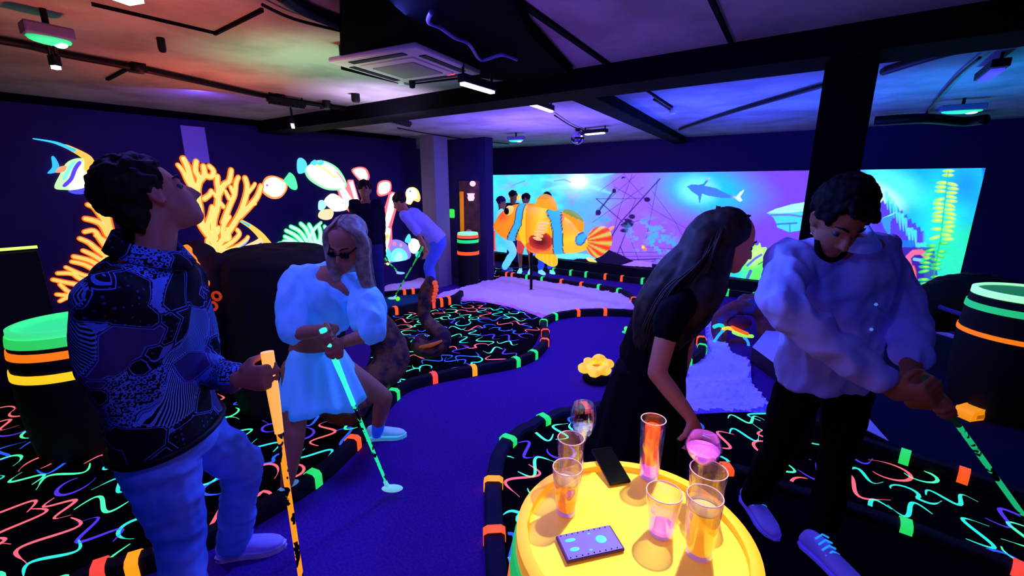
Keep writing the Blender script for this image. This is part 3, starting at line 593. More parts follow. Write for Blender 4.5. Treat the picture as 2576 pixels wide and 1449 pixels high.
cutouts('sea_anemone', 'small round pink-white neon anemone right above the man in dark clothes', 'wall cut-out', [('poly:outline', [(948, 475), (952, 459), (968, 453), (982, 458), (984, 476), (975, 489), (955, 494), (948, 486)], '#ff6a6a'), ('poly:body', [(951, 475), (955, 462), (968, 457), (979, 461), (980, 475), (973, 485), (957, 489), (952, 483)], '#fffbe0')], GW)
cutouts('coral_cluster', 'pale knobbly neon coral right above the blonde head', 'wall cut-out', [('poly:body', [(815, 508), (828, 490), (842, 488), (860, 500), (872, 515), (870, 528), (845, 532), (835, 528)], '#fffbe0'), ('poly:body', [(800, 520), (802, 506), (812, 504), (820, 516), (812, 528), (802, 528)], '#a8f0ff'), ('poly:body', [(800, 545), (806, 530), (830, 526), (838, 535), (832, 550), (815, 553)], '#ffdca0')])
cutouts('tube_sponge', 'leaning pair of pink-white neon tubes on the left wall', 'wall cut-out', [
    ('raw:outline', [(848, 478), (862, 462), (872, 464), (875, 452), (888, 452), (912, 535), (904, 548), (895, 546), (862, 520)], '#ff7a80'), ('raw:tube', [(853, 480), (863, 468), (884, 500), (901, 540), (870, 520)], '#ffe8e0'), ('raw:tube', [(877, 458), (886, 456), (908, 533), (903, 540)], '#ffe8e8'),
    ('line:branch', [(905, 545), (918, 530), (930, 520)], '#ff8a80', 11), ('line:branch', [(905, 543), (918, 529), (930, 520)], '#fff0e0', 6)])
cutouts('tube_sponge', 'upright pink-white neon tube between the two distant players', 'wall cut-out', [
    ('raw:outline', [(978, 488), (985, 482), (1002, 486), (1005, 494), (985, 570), (986, 600), (974, 650), (964, 640), (958, 600), (950, 535), (955, 520), (968, 520)], '#ff6a70'), ('raw:tube', [(981, 491), (987, 486), (999, 490), (1001, 495), (976, 570), (966, 560)], '#ffeae8'),
    ('raw:tube', [(955, 535), (965, 525), (974, 572), (982, 576), (978, 605), (970, 636), (964, 600)], '#fff0e4'), ('dot:spot', [(973, 595)], '#ffd85a', 5)])
cutouts('angel_fish', 'small round cyan and yellow neon fish near the grey column', 'wall cut-out', [('poly:outline', [(1020, 486), (1026, 474), (1040, 471), (1052, 480), (1057, 498), (1052, 508), (1040, 505), (1032, 515), (1020, 510), (1022, 500)], '#ffd880'), ('poly:body', [(1020, 486), (1026, 475), (1038, 474), (1047, 482), (1048, 498), (1038, 502), (1030, 512), (1020, 508), (1024, 498)], '#c8fbff'), ('dot:eye', [(1031, 481)], '#7a6ae8', 2)])
cutouts('seahorse', 'tiny cyan neon shape touching the grey column', 'wall cut-out', [('line:body', [(1065, 450), (1066, 462)], '#48c8ff', 8), ('line:body', [(1067, 468), (1067, 477)], '#48c8ff', 8)])
cutouts('clam_shells', 'heap of turquoise neon shells at the foot of the left wall', 'wall cut-out', [
    ('poly:rock', [(955, 640), (958, 600), (968, 630), (980, 606), (1005, 604), (1028, 622), (1030, 650), (985, 660), (958, 663)], '#8a7cf0'), ('poly:shell', [(956, 660), (956, 625), (964, 610), (980, 630), (985, 655)], '#58e0f0'), ('poly:shell', [(984, 656), (985, 635), (1000, 624), (1018, 632), (1024, 650), (1005, 657)], '#70f4e8'), ('poly:shell', [(992, 655), (994, 642), (1004, 634), (1012, 645), (1008, 656)], '#a8ffd0'),
    ('dot:spot', [(991, 613)], '#ff7a90', 4), ('dot:spot', [(1007, 617)], '#ff9a80', 3), ('dot:spot', [(974, 661)], '#ffe0a0', 5)])
cutouts('angel_fish', 'small pale cyan neon fish swimming low beside the jeans of the far woman', 'wall cut-out', [('poly:body', [(1027, 615), (1030, 604), (1040, 600), (1052, 606), (1056, 620), (1048, 634), (1040, 638), (1030, 630)], '#d8fbe8'), ('poly:tail_fin', [(1018, 606), (1026, 590), (1031, 591), (1033, 604), (1027, 612)], '#58e0ff'), ('dot:fin', [(1050, 640)], '#58e0ff', 6)])
# patch of violet light high on the wall, put in as a pale panel
mb = MB(); c = wp(490, 350); a, b = wp(452, 315), wp(527, 410)
box(mb, (LX + .01, (a.y + b.y) / 2, (a.z + b.z) / 2), .02, b.y - a.y, a.z - b.z)
o = mb.build('wall_light_patch', mat('violet light patch paint', '#b8a8ff', .6), smooth=False); bevel(o, .003); tag(o, 'square violet hatch panel high on the left wall', 'wall hatch')  # no hatch: the panel stands in for a patch of violet light
# glowing strip on a dark counter at the far left
root = empty('dark_counter', tuple(Z(20, 800, 0)), 'long dark counter with a thin yellow-green glowing edge at the far left', 'counter')
a, b = XP(-60, 623, -5.25), XP(94, 621, -5.25); zt = b.z
mb = MB(); box(mb, (-5.47, (b.y + -1.9) / 2, zt / 2 - .02), .44, b.y + 1.9, zt - .02); bevel(mb.build('body', M_black, root, smooth=False), .01)
mb = MB(); box(mb, (-5.255, (b.y + -1.9) / 2, zt), .02, b.y + 1.9, .022); mb.build('glowing_edge', neon('lime strip', '#e0ff6a', 1.1), root, smooth=False)
# ================================================================= CEILING FIXTURES
M_dark = mat('matt black metal', '#0b0a10', .5, metal=.3)
M_led = neon('ultraviolet tube', '#e8d0ff', 2.2)
M_ledw = neon('violet white tube', '#f6e4ff', 3.0)
M_whitep = mat('white plastic', '#d8d2dc', .45)
def uv_bar(a, b, label, lit=True, seg=8, w=.05, drop=.05, mled=None, bracket=True):
    a, b = Vector(a), Vector(b); d = b - a; L = d.length; ax = d.normalized(); s = Vector((-ax.y, ax.x, 0)); c = (a + b) / 2
    root = empty('blacklight_bar', tuple(c), label, 'lamp', None)
    mb = MB(); box(mb, c + Vector((0, 0, .03)), L * 1.05, w, .045, ax=(ax, s, (0, 0, 1))); bevel(mb.build('housing', M_dark, root, smooth=False), .004)
    mb = MB()
    for k in range(seg):
        q = a + d * ((k + .5) / seg); box(mb, q + Vector((0, 0, .0)), L / seg * .82, w * .7, .016, ax=(ax, s, (0, 0, 1)))
    mb.build('led_strip', (mled or M_led) if lit else M_dark, root, smooth=False)
    if bracket:
        for t in (.04, .96):
            q = a + d * t; mb = MB(); h = CZ - q.z; tube(mb, [q + Vector((0, 0, .05)), q + Vector((0, 0, h))], .008, 6); mb.build('bracket', M_dark, root)
    return root
zb = 2.29
uv_bar(Z(1162, 210, 2.2), Z(1240, 233, 2.2), 'lit violet blacklight bar hanging beside the air conditioner')
uv_bar(Z(1336, 263, zb), Z(1388, 281, zb), 'lit violet blacklight bar hanging between the beam and the mural')
uv_bar(Z(1470, 339, zb), Z(1524, 334, zb), 'brightest white-violet lamp bar beside the mirror ball', mled=M_ledw, seg=1, w=.09)
uv_bar(Z(300, 2, zb), Z(345, -6, zb), 'bright violet lamp cut by the top edge of the picture', mled=M_ledw, seg=1, w=.08)
uv_bar(Z(2470, 205, zb), Z(2515, 172, zb), 'small blue-violet lamp at the upper right corner', mled=neon('blue tube', '#4a48ff', 1.0), seg=1, w=.08)
uv_bar(Z(677, 258, 2.3), Z(765, 272, 2.3), 'unlit black bar lamp in front of the violet wall hatch', lit=False)  # the violet wall hatch is the patch of violet light on the wall
uv_bar(Z(972, 303, 2.3), Z(1030, 318, 2.3), 'unlit black bar lamp behind the long beam', lit=False)
uv_bar(Z(735, 312, 2.2), Z(738, 322, 2.2), 'tiny pale lamp at the left end of the long beam', seg=1, w=.04)
uv_bar(Z(132, 168, 2.2), Z(150, 172, 2.2), 'tiny violet lamp under the green emergency light at the left', seg=1, w=.04)
# mirror ball
root = empty('mirror_ball', tuple(Z(1453, 345, 2.27)), 'small faceted mirror ball hanging left of the brightest lamp', 'mirror ball')
c = Z(1453, 346, 2.26); mb = MB(); sphere(mb, c, .09, n=20, m=12); mb.build('ball', mat('mirror facets', '#b8a8e0', .12, metal=1.0), root, smooth=False)
mb = MB(); tube(mb, [c + Vector((0, 0, .08)), Vector((c.x, c.y, CZ))], .006, 6); mb.build('hanging_rod', M_dark, root)
mb = MB(); lathe(mb, (c.x, c.y, CZ - .05), [(.03, 0), (.035, .04), (.035, .05)], 16); mb.build('motor', M_dark, root)
def sensor(px, py, label, z=2.33, r=.035, m=None):
    c = Z(px, py, z); mb = MB(); lathe(mb, (c.x, c.y, z - .02), [(.005, 0), (r * .8, .004), (r, .02), (r, CZ - z + .02)], 20); o = mb.build('smoke_detector', m or M_dark, auto=40); tag(o, label, 'smoke detector')
sensor(895, 252, 'black round smoke detector right of the conduit')
sensor(822, 268, 'black round junction knob on the conduit')
sensor(408, 122, 'tiny dark ceiling rose in the red-lit part of the ceiling', r=.018)
sensor(1037, 214, 'black sensor on the front corner of the air conditioner', z=2.26, r=.02)
sensor(1692, 282, 'pale round detector on the blue-lit ceiling', m=M_whitep)
sensor(1228, 384, 'tiny pale camera in the far corner above the mural', z=2.3, m=M_whitep, r=.04)
sensor(2322, 296, 'pale round detector left of the green exit light', m=M_whitep)
# emergency lights
def emerg(px, py, z, w, label, rot, flip=False):
    c = Z(px, py, z); root = empty('emergency_light', tuple(c), label, 'emergency light')
    X = Vector((math.cos(rot), math.sin(rot), 0)); Yv = Vector((-X.y, X.x, 0))
    mb = MB(); box(mb, c + Vector((0, 0, .05)), w, .09, .05, ax=(X, Yv, (0, 0, 1))); bevel(mb.build('housing', mat('grey plastic', '#6a6488', .5), root, smooth=False), .008)
    mb = MB(); sphere(mb, c + Vector((0, 0, .02)), w * .46, .04, .022, 16, 8, ax=(X, Yv, (0, 0, 1))); mb.build('diffuser', neon('exit green', '#3affa0', .7), root)
    mb = MB(); sphere(mb, c + X * w * .2 + Vector((0, 0, .008)), w * .16, .03, .016, 12, 6, ax=(X, Yv, (0, 0, 1))); mb.build('bulb', neon('exit green hot', '#b8ffd0', 1.6), root)
    mb = MB(); tube(mb, [c + Vector((0, 0, .07)), (c.x, c.y, CZ)], .012, 8); mb.build('bracket', M_dark, root)
    l = lamp('POINT', c - Vector((0, 0, .05)), (.1, 1, .35), .25, shadow_soft_size=.05)
emerg(127, 112, 2.24, .16, 'green glowing emergency light in the upper left corner', 1.6)
emerg(1298, 357, 2.25, .26, 'green glowing emergency light above the left end of the mural', .15)
emerg(2418, 286, 2.25, .30, 'green glowing emergency light at the upper right beside the column', .1)
# conduits
def conduit(px, label, r=.016, z=2.355, extra=None):
    mb = MB(); pts = smooth_line([Z(x, y, z) for x, y in px], 5); tube(mb, pts, r, 8)
    for x, y in extra or []:
        c = Z(x, y, z); box(mb, c, .09, .07, .05)
    o = mb.build('conduit_pipe', M_dark); tag(o, label, 'pipe')
conduit([(-60, 92), (60, 112), (165, 137), (340, 170), (500, 205), (660, 240), (760, 257), (880, 275)], 'black conduit running along the red-lit ceiling towards the long beam', .02, extra=[(820, 268), (700, 246), (345, 171)])
conduit([(700, -20), (760, 20), (858, 60)], 'black cable tray in the green-lit ceiling at the top edge', .03)
conduit([(660, 12), (740, 48), (858, 78)], 'thin cable beside the black cable tray at the top edge', .007)
conduit([(1000, 322), (1070, 335), (1180, 352), (1280, 362)], 'thin conduit over the grey column', .008)
conduit([(1395, 290), (1440, 318), (1480, 332)], 'thin cable between the two violet lamp bars', .008)
conduit([(1710, 325), (1830, 285), (2000, 235), (2080, 212)], 'black conduit crossing the blue-lit ceiling left of the black column', .018)
conduit([(2222, 180), (2350, 140), (2470, 112), (2640, 84)], 'thick black conduit right of the black column', .025)
conduit([(2325, 296), (2340, 270), (2400, 200), (2465, 145)], 'thin cable rising to the small blue-violet lamp', .008)
conduit([(2200, 305), (2320, 298), (2420, 306), (2480, 300)], 'thick black tray below the green light at the upper right', .05, 2.3)
conduit([(1645, 250), (1692, 280)], 'short dark cable to the pale ceiling detector', .01)
mb = MB(); tube(mb, smooth_line([Z(x, y, 2.285) for x, y in [(1085, 30), (1078, 55), (1110, 70), (1145, 95), (1180, 110), (1210, 150), (1262, 138), (1300, 150)]], 5), .009, 8)
tag(mb.build('loose_cable', mat('grey cable', '#5a4a8a', .5)), 'loose grey cable hanging under the black bulkhead', 'cable')
# air conditioner cassette
cs = [Z(848, 163, 2.28), Z(1010, 115, 2.28), Z(1198, 187, 2.28), Z(1035, 220, 2.28)]
cc = sum(cs, Vector()) / 4; AX = ((cs[2] - cs[1]) + (cs[3] - cs[0])).normalized(); AY = Vector((0, 0, 1)).cross(AX); SZ = .60
root = empty('air_conditioner', tuple(cc), 'square white ceiling air conditioner cassette with four slots', 'air conditioner')
def ac(u, v, z, su, sv, sz, m, nm, be=.004):
    mb = MB(); box(mb, cc + AX * u + AY * v + Vector((0, 0, z)), su, sv, sz, ax=(AX, AY, (0, 0, 1))); o = mb.build(nm, m, root, smooth=False); bevel(o, be); return o
M_ac = mat('off white panel', '#c8b8b8', .5); M_acg = mat('grey grille', '#8a8478', .7, bump=(200, .5, .003))
ac(0, 0, .02, SZ, SZ, .03, M_ac, 'panel', .01); ac(0, 0, .06, SZ * .86, SZ * .86, .08, M_dark, 'body')
ac(0, 0, .003, SZ * .62, SZ * .62, .012, M_ac, 'inner_frame'); ac(0, 0, -.004, SZ * .44, SZ * .48, .008, M_acg, 'intake_grille', .002)
for s in (-1, 1):
    ac(0, s * SZ * .41, .004, SZ * .62, SZ * .07, .006, M_dark, 'air_slot', .001); ac(s * SZ * .41, 0, .004, SZ * .07, SZ * .62, .006, M_dark, 'air_slot', .001)
ac(SZ * .33, -SZ * .25, .002, .02, .05, .008, neon('red indicator', '#ff4a3c', 1), 'indicator_light', .001)
ac(SZ * .44, SZ * .44, .0, .05, .05, .02, M_whitep, 'corner_cap')
# ================================================================= BODY TOOLS
def remesh(o, vox, smooth_it=2, wr=0.0, wfreq=9.0, stretch=(1, 1, 1), seed=0.0, keep=None):
    m = o.modifiers.new('r', 'REMESH'); m.mode = 'VOXEL'; m.voxel_size = vox; m.use_smooth_shade = True
    if smooth_it:
        s = o.modifiers.new('s', 'SMOOTH'); s.factor = .6; s.iterations = smooth_it
    baked(o); me = o.data
    if wr:
        n = len(me.vertices); co = np.empty(n * 3, np.float32); no = np.empty(n * 3, np.float32); me.vertices.foreach_get('co', co); me.vertices.foreach_get('normal', no); dd = np.empty(n, np.float32)
        for i in range(n):
            p = Vector(co[3 * i:3 * i + 3]); q = Vector((p.x * stretch[0], p.y * stretch[1], p.z * stretch[2])) * wfreq + Vector((seed, seed, seed))
            a = noise.noise(q); b = noise.noise(q * 2.3)
            dd[i] = (abs(a) * -1.4 + .25 + .4 * b) * wr
        me.vertices.foreach_set('co', (co.reshape(-1, 3) + no.reshape(-1, 3) * dd[:, None]).ravel())
    me.polygons.foreach_set('use_smooth', [True] * len(me.polygons)); me.update()
    return o
def lerp(a, b, t): return Vector(a).lerp(Vector(b), t)
def oval_rings(mb, spec, n=24, cols=None):
    """spec: (centre, across-vector*half width, depth-vector*half depth)"""
    bridge(mb, [ring(c, a, b, n) for c, a, b in spec], 0, True, cols)
def limb(mb, pts, rads, n=14, caps=True, per=4):
    P_, R_ = [], []
    ps = smooth_line(pts, per) if len(pts) > 2 else [Vector(p) for p in pts]
    for i in range(len(ps)):
        t = i / (len(ps) - 1) * (len(rads) - 1); k = min(int(t), len(rads) - 2); R_.append(rads[k] + (rads[k + 1] - rads[k]) * (t - k))
    tube(mb, ps, R_, n)
    if caps: sphere(mb, ps[0], R_[0], n=n, m=8); sphere(mb, ps[-1], R_[-1], n=n, m=8)
def arm(mb, s, e, w, k=1.0, cuff=0.0):
    limb(mb, [s, lerp(s, e, .5), e], [.052 * k + cuff, .046 * k + cuff, .040 * k + cuff], per=3)
    limb(mb, [e, lerp(e, w, .4), w], [.040 * k + cuff, .038 * k + cuff, .026 * k + cuff], per=3)
def leg(mb, h, kn, a, k=1.0, ex=0.0, hem=None):
    limb(mb, [h, lerp(h, kn, .5), kn], [.088 * k + ex, .076 * k + ex, .057 * k + ex], per=3)
    limb(mb, [kn, lerp(kn, a, .35), a], [.057 * k + ex, .056 * k + ex, (hem if hem else .036 * k + ex)], per=3)
def orient(f, u):
    f = Vector(f).normalized(); s = f.cross(Vector(u)).normalized(); return s, f, s.cross(f).normalized()     # right, forward, up
def head(mb, c, f, u, k=1.0, neck_to=None, ear=True):
    s, f, u = orient(f, u); A = (s, f, u); q = lambda x, y, z: Vector(c) + (s * x + f * y + u * z) * k
    sphere(mb, q(0, -.012, .03), .076 * k, .096 * k, .098 * k, 20, 14, ax=A); sphere(mb, q(0, .03, -.035), .062 * k, .066 * k, .08 * k, 20, 12, ax=A)
    sphere(mb, q(0, .058, -.09), .034 * k, .034 * k, .028 * k, 14, 8, ax=A); sphere(mb, q(.04, .035, -.045), .022 * k, .03 * k, .03 * k, 10, 8, ax=A); sphere(mb, q(-.04, .035, -.045), .022 * k, .03 * k, .03 * k, 10, 8, ax=A)
    tube(mb, [q(0, .084, .012), q(0, .102, -.012), q(0, .112, -.032), q(0, .09, -.042)], [.008 * k, .011 * k, .014 * k, .008 * k], 10)
    sphere(mb, q(.011, .096, -.036), .009 * k, n=8, m=6); sphere(mb, q(-.011, .096, -.036), .009 * k, n=8, m=6)
    tube(mb, [q(-.042, .066, .022), q(-.02, .082, .026), q(0, .082, .02), q(.02, .082, .026), q(.042, .066, .022)], .0105 * k, 8)
    tube(mb, [q(-.024, .082, -.064), q(0, .093, -.061), q(.024, .082, -.064)], [.004 * k, .0075 * k, .004 * k], 8); tube(mb, [q(-.02, .081, -.073), q(0, .09, -.075), q(.02, .081, -.073)], [.004 * k, .0085 * k, .004 * k], 8)
    if ear:
        for e in (-1, 1):
            tube(mb, [q(e * .073, .008, .022), q(e * .083, -.006, .03), q(e * .088, -.02, .018), q(e * .084, -.016, -.008), q(e * .076, .0, -.03), q(e * .073, .008, -.022)], .0065 * k, 8); sphere(mb, q(e * .076, -.006, -.002), .007 * k, .016 * k, .026 * k, 8, 8, ax=A)
    if neck_to is not None: limb(mb, [q(0, -.025, -.05), lerp(q(0, -.025, -.07), neck_to, .6), neck_to], [.056 * k, .052 * k, .06 * k])
    return q, A
def eyes(q, parent, k=1.0, brow='#120a08'):
    mw, mi = mat('eye white', '#4a4458', .5), mat('iris brown', '#0a0504', .7, spec=.05); mbw, mbi, mbb = MB(), MB(), MB()
    for e in (-1, 1):
        mbw, mbi, mbb = MB(), MB(), MB(); sphere(mbw, q(e * .031, .069, .003), .0125 * k, n=14, m=10); sphere(mbi, q(e * .031, .0785, .002), .0052 * k, n=10, m=8)
        tube(mbb, [q(e * .014, .0915, .03), q(e * .03, .088, .037), q(e * .05, .068, .03)], [.003 * k, .0042 * k, .002 * k], 6)
        ew = mbw.build('eye', mw, parent); mbi.build('iris', mi, ew); mbb.build('eyebrow', mat('brow hair ' + brow, brow, .8), parent)
def hand(mb, wrist, d, n, curl=(.5, .8, .6), k=1.0, side=1, spread=.06, thumb=(.6, .5)):
    """d: wrist->knuckles, n: palm normal (the way the fingers curl), side: +1 thumb along d x n"""
    d = Vector(d).normalized(); n = Vector(n); n = (n - d * n.dot(d)).normalized(); s = d.cross(n) * side; w = Vector(wrist)
    spec = [(w, s * .024 * k, n * .018 * k), (w + d * .03 * k, s * .034 * k, n * .018 * k), (w + d * .06 * k, s * .042 * k, n * .016 * k), (w + d * .088 * k, s * .041 * k, n * .013 * k)]
    oval_rings(mb, spec, 16); sphere(mb, w, .024 * k, n=10, m=8)
    for i, L in enumerate((.040, .045, .042, .033)):
        o = (.031 - .0205 * i) * k; p = w + d * (.086 - .004 * abs(i - 1.2)) * k + s * o; dd = (d + s * (o / k) * spread * 12).normalized(); pts = [p - d * .012 * k, p]; ang = 0
        for j, f in enumerate((1.0, .62, .52)):
            ang += curl[j] if not isinstance(curl[j], (list, tuple)) else curl[j][i]
            p = p + (dd * math.cos(ang) + n * math.sin(ang)) * L * f * k; pts.append(p)
        tube(mb, pts, [.0095 * k, .0098 * k, .0088 * k, .008 * k, .0065 * k], 8); sphere(mb, pts[-1], .0068 * k, n=8, m=6)
        for p_, r_ in zip(pts[1:-1], (.0100, .0092, .0082)): sphere(mb, p_, r_ * k, n=8, m=6)
    t0 = w + d * .022 * k + s * .026 * k; t1 = t0 + (d * .55 + s * .65 + n * .35).normalized() * .036 * k; t2 = t1 + (d * (1 - thumb[0]) + n * thumb[0] + s * .1).normalized() * .032 * k; t3 = t2 + (d * (1 - thumb[0]) + n * thumb[0] - s * thumb[1]).normalized() * .026 * k
    tube(mb, [t0, t1, t2, t3], [.016 * k, .0125 * k, .0105 * k, .008 * k], 8); sphere(mb, t3, .0085 * k, n=8, m=6); sphere(mb, t1, .0125 * k, n=8, m=6)
def shoe(parent, ankle, toe, m_up, m_sole, L=.27, name='shoe', lace=None, floor=0.0, pitch=None, k=1.0):
    """toe: direction; the sole is at height floor"""
    f = Vector(toe); 
    if pitch is None: f.z = 0
    f.normalize(); u = Vector((0, 0, 1)); s = f.cross(u).normalized(); u = s.cross(f); a = Vector(ankle)
    h = Vector((a.x, a.y, floor if floor is not None else a.z - .09)) - f * .075 * k
    prof = [(0, .026, .06, .055), (.03, .034, .085, .045), (.08, .036, .095, .0), (.13, .040, .07, .0), (.18, .046, .055, 0), (.22, .045, .045, 0), (.25, .036, .036, 0), (.272, .018, .026, 0)]
    mb = MB(); spec = []
    for x, w_, hh, _ in prof:
        c = h + f * x * k + u * (.018 + hh * .5) * k; spec.append((c, s * w_ * k, u * hh * .5 * k))
    bridge(mb, [ring(c, b, a_, 18) for c, b, a_ in spec]); sphere(mb, h + f * .05 * k + u * .075 * k, .036 * k, .05 * k, .035 * k, 14, 8, ax=(s, f, u))
    up_ = mb.build(name, m_up, parent); remesh(up_, .006, 2)
    mb = MB(); prof2 = [(-.004, .02), (.02, .036), (.08, .036), (.13, .04), (.18, .048), (.22, .047), (.255, .036), (.28, .012)]
    A = [h + f * x * k + s * w_ * k for x, w_ in prof2] + [h + f * x * k - s * w_ * k for x, w_ in reversed(prof2)]
    prism(mb, [p + u * .002 for p in A], u * .022 * k); bevel(mb.build('sole', m_sole, up_, smooth=False), .003)
    if lace is not None:
        mb = MB()
        for i in range(7):
            x = .078 + .0175 * i; z = (.128 - .0125 * i) * k; w_ = .030 * k
            tube(mb, [h + f * (x - .004) * k + s * w_ + u * (z - .018 * k), h + f * x * k + u * z, h + f * (x + .006) * k - s * w_ + u * (z - .018 * k)], .0042 * k, 6)
        mb.build('laces', lace, up_)
    return up_
def strands(parent, roots, path_fn, n, m, r=.0035, name='hair', seed=0, seg=9):
    rnd = random.Random(seed); mb = MB()
    for i in range(n):
        pts = path_fn(rnd, i / n); tube(mb, pts, [r * (.6 + .6 * math.sin(math.pi * min(1, .15 + j / len(pts)))) for j in range(len(pts))], 5, caps=False)
    return mb.build(name, m, parent)
# putters ---------------------------------------------------------------------
def putter_mat(name, hx, dark, grip=False):
    if name in MATS: return MATS[name]
    m = mat(name, '#08080c', .4, hx, 1.0); nt = m.node_tree; b = nt.nodes['Principled BSDF']
    tc = nt.nodes.new('ShaderNodeTexCoord'); w = nt.nodes.new('ShaderNodeTexNoise'); w.inputs['Scale'].default_value = 26; w.inputs['Detail'].default_value = 2
    mp = nt.nodes.new('ShaderNodeMapping'); mp.inputs['Rotation'].default_value = (.5, .3, 0); mp.inputs['Scale'].default_value = (1.2, 1.2, 1)
    nt.links.new(tc.outputs['Object'], mp.inputs[0]); nt.links.new(mp.outputs[0], w.inputs['Vector'])
    r = nt.nodes.new('ShaderNodeMapRange'); r.inputs[1].default_value = dark; r.inputs[2].default_value = dark + .03; r.inputs[3].default_value = .0; r.inputs[4].default_value = 1.0
    nt.links.new(w.outputs[0], r.inputs[0]); nt.links.new(r.outputs[0], b.inputs['Emission Strength']); return m
def putter(top, bot, hx, label, gripfrac=.28, r=.0085, gr=.014, headdir=None, hd='#e8f4ff', k=1.0, es=1.0, gcol=None, striped_from=None):
    top, bot = Vector(top), Vector(bot); root = empty('putter', tuple(bot), label, 'putter'); g = top.lerp(bot, gripfrac)
    mb = MB(); tube(mb, [top, top.lerp(g, .5), g], [gr, gr * .95, gr * .7], 16); gp = mb.build('grip', neon('grip ' + (gcol or hx), gcol or hx, es, base='#f0e8a0' if hx == '#ff9a1c' else None), root, auto=50)
    s0 = g if striped_from is None else top.lerp(bot, striped_from)
    if striped_from: mb = MB(); tube(mb, [g, s0], r * 1.25, 12); mb.build('sleeve', MATS['grip ' + (gcol or hx)], root)
    mb = MB(); tube(mb, [s0 + (s0 - bot).normalized() * .01, bot + Vector((0, 0, .02 * k))], [r, r * .85], 10); mb.build('shaft', putter_mat('striped shaft ' + hx, hx, .45), root)
    hdv = Vector(headdir or RT); hdv.z = 0; hdv.normalize(); s = Vector((-hdv.y, hdv.x, 0))
    mb = MB(); sphere(mb, bot + Vector((0, 0, .016 * k)) + hdv * .02 * k, .058 * k, .026 * k, .017 * k, 20, 10, ax=(hdv, s, (0, 0, 1))); tube(mb, [bot + Vector((0, 0, .02 * k)), bot + (top - bot).normalized() * .07 * k], [.014 * k, .010 * k], 10)
    mb.build('club_head', mat('club head ' + hd, hd, .5, hd, .55), root); return root
def ball(p, r, hx, label):
    mb = MB(); sphere(mb, (p.x, p.y, p.z + r), r, n=16, m=10); o = mb.build('golf_ball', neon('ball ' + hx, hx, .9)); tag(o, label, 'golf ball'); return o
# ================================================================= BARRELS
M_bark = mat('black barrel staves', '#0c080c', .75, bump=(30, .4, .004))
def barrel(c, R, H, label, lid, bands, rim=None, bulge=.12, rim_h=.02, lid_base=None):
    """bands: (z0, z1, hex)"""
    root = empty('barrel', tuple(c), label, 'barrel'); rad = lambda z: R * (1 + bulge * (1 - (2 * z / H - 1) ** 2))
    mb = MB(); n = 64; prof = []
    for k in range(17): z = H * k / 16; prof.append((rad(z), z))
    rings = []
    for r, z in prof: rings.append([Vector((c[0] + r * (1 - .006 * (i % 4 == 0)) * math.cos(2 * math.pi * i / n), c[1] + r * (1 - .006 * (i % 4 == 0)) * math.sin(2 * math.pi * i / n), c[2] + z)) for i in range(n)])
    for v in rings[-1]: v.z -= .035
    bridge(mb, rings); mb.build('staves', M_bark, root, auto=30)
    for i, (z0, z1, hx) in enumerate(bands):
        mb = MB(); lathe(mb, c, [(rad(z0) * .99, z0), (rad(z0) + .006, z0), (rad((z0 + z1) / 2) + .007, (z0 + z1) / 2), (rad(z1) + .006, z1), (rad(z1) * .99, z1)], 64); mb.build('hoop', neon('hoop ' + hx, hx, .95), root, auto=30)
    mb = MB(); lathe(mb, c, [(R * .9, H - .02), (R * .9, H - .001), (.001, H)], 64); l_ = mb.build('lid', lid, root, auto=30)
    mb = MB(); lathe(mb, c, [(R * .9, H - .02), (R * .905, H + rim_h), (R * .96, H + rim_h + .003), (R * 1.005, H + rim_h - .002), (R * 1.01, H - .03)], 64, caps=False); mb.build('rim', rim or lid, root, auto=45)
    return root
tbc = Vector((-.26, .84, 0)); TH = .87
def glowcloth(name, hexb, boost, em, es):
    m = mat(name, '#ffffff', .5, em, es); nt = m.node_tree; b = nt.nodes['Principled BSDF']; l = lin(hexb)
    b.inputs['Base Color'].default_value = (*[min(1, v * boost) for v in l], 1); return m
M_tabletop = glowcloth('fluorescent yellow lid', '#fff650', 1.0, '#ff8a10', .32)
M_tablerim = glowcloth('fluorescent amber rim', '#ffb838', 1.0, '#ffa410', .55)
barrel(tbc, .262, TH, 'glowing yellow-topped barrel table carrying the drinks', M_tabletop, [(.0, .10, '#ff6a20'), (.66, .78, '#ff6a20'), (.79, .845, '#1fae50')], M_tablerim, bulge=.12, rim_h=.014)
lb = Z(212, 1150, 0); lc = Vector((lb.x, lb.y, 0)) + (Vector((lb.x, lb.y, 0))).normalized() * .2
barrel(lc + Vector((.05, .06, 0)), .25, .82, 'black barrel with green lid, orange and yellow hoops behind the man in the patterned shirt', neon('green lid', '#3affa0', .72), [(.745, .80, '#2fd060'), (.675, .72, '#ff7a14'), (.545, .595, '#ffd21e')], neon('green rim', '#46ff96', .75))
mbc = Z(1178, 722, 0) + FH * .12
barrel(Vector((mbc.x, mbc.y, 0)), .165, .86, 'slim black barrel with green and red-orange hoops beside the dark partition', neon('pale green lid', '#8affb0', .9), [(.80, .85, '#ff5a30'), (.725, .775, '#1ee070'), (.53, .585, '#ff5a20')], neon('pale green rim', '#8affb0', .9), bulge=.05)
rb = P(2600, 738, 2.95)
rbc = Vector((rb.x, rb.y, 0))
barrel(rbc, .30, rb.z, 'wide black barrel with double green rim and orange hoop at the right edge', neon('deep green lid', '#1e7a48', .8), [(rb.z - .13, rb.z - .085, '#22c070'), (rb.z - .31, rb.z - .278, '#ff7a10')], neon('bright mint rim', '#a8ffb8', .95), bulge=.1, rim_h=.012)

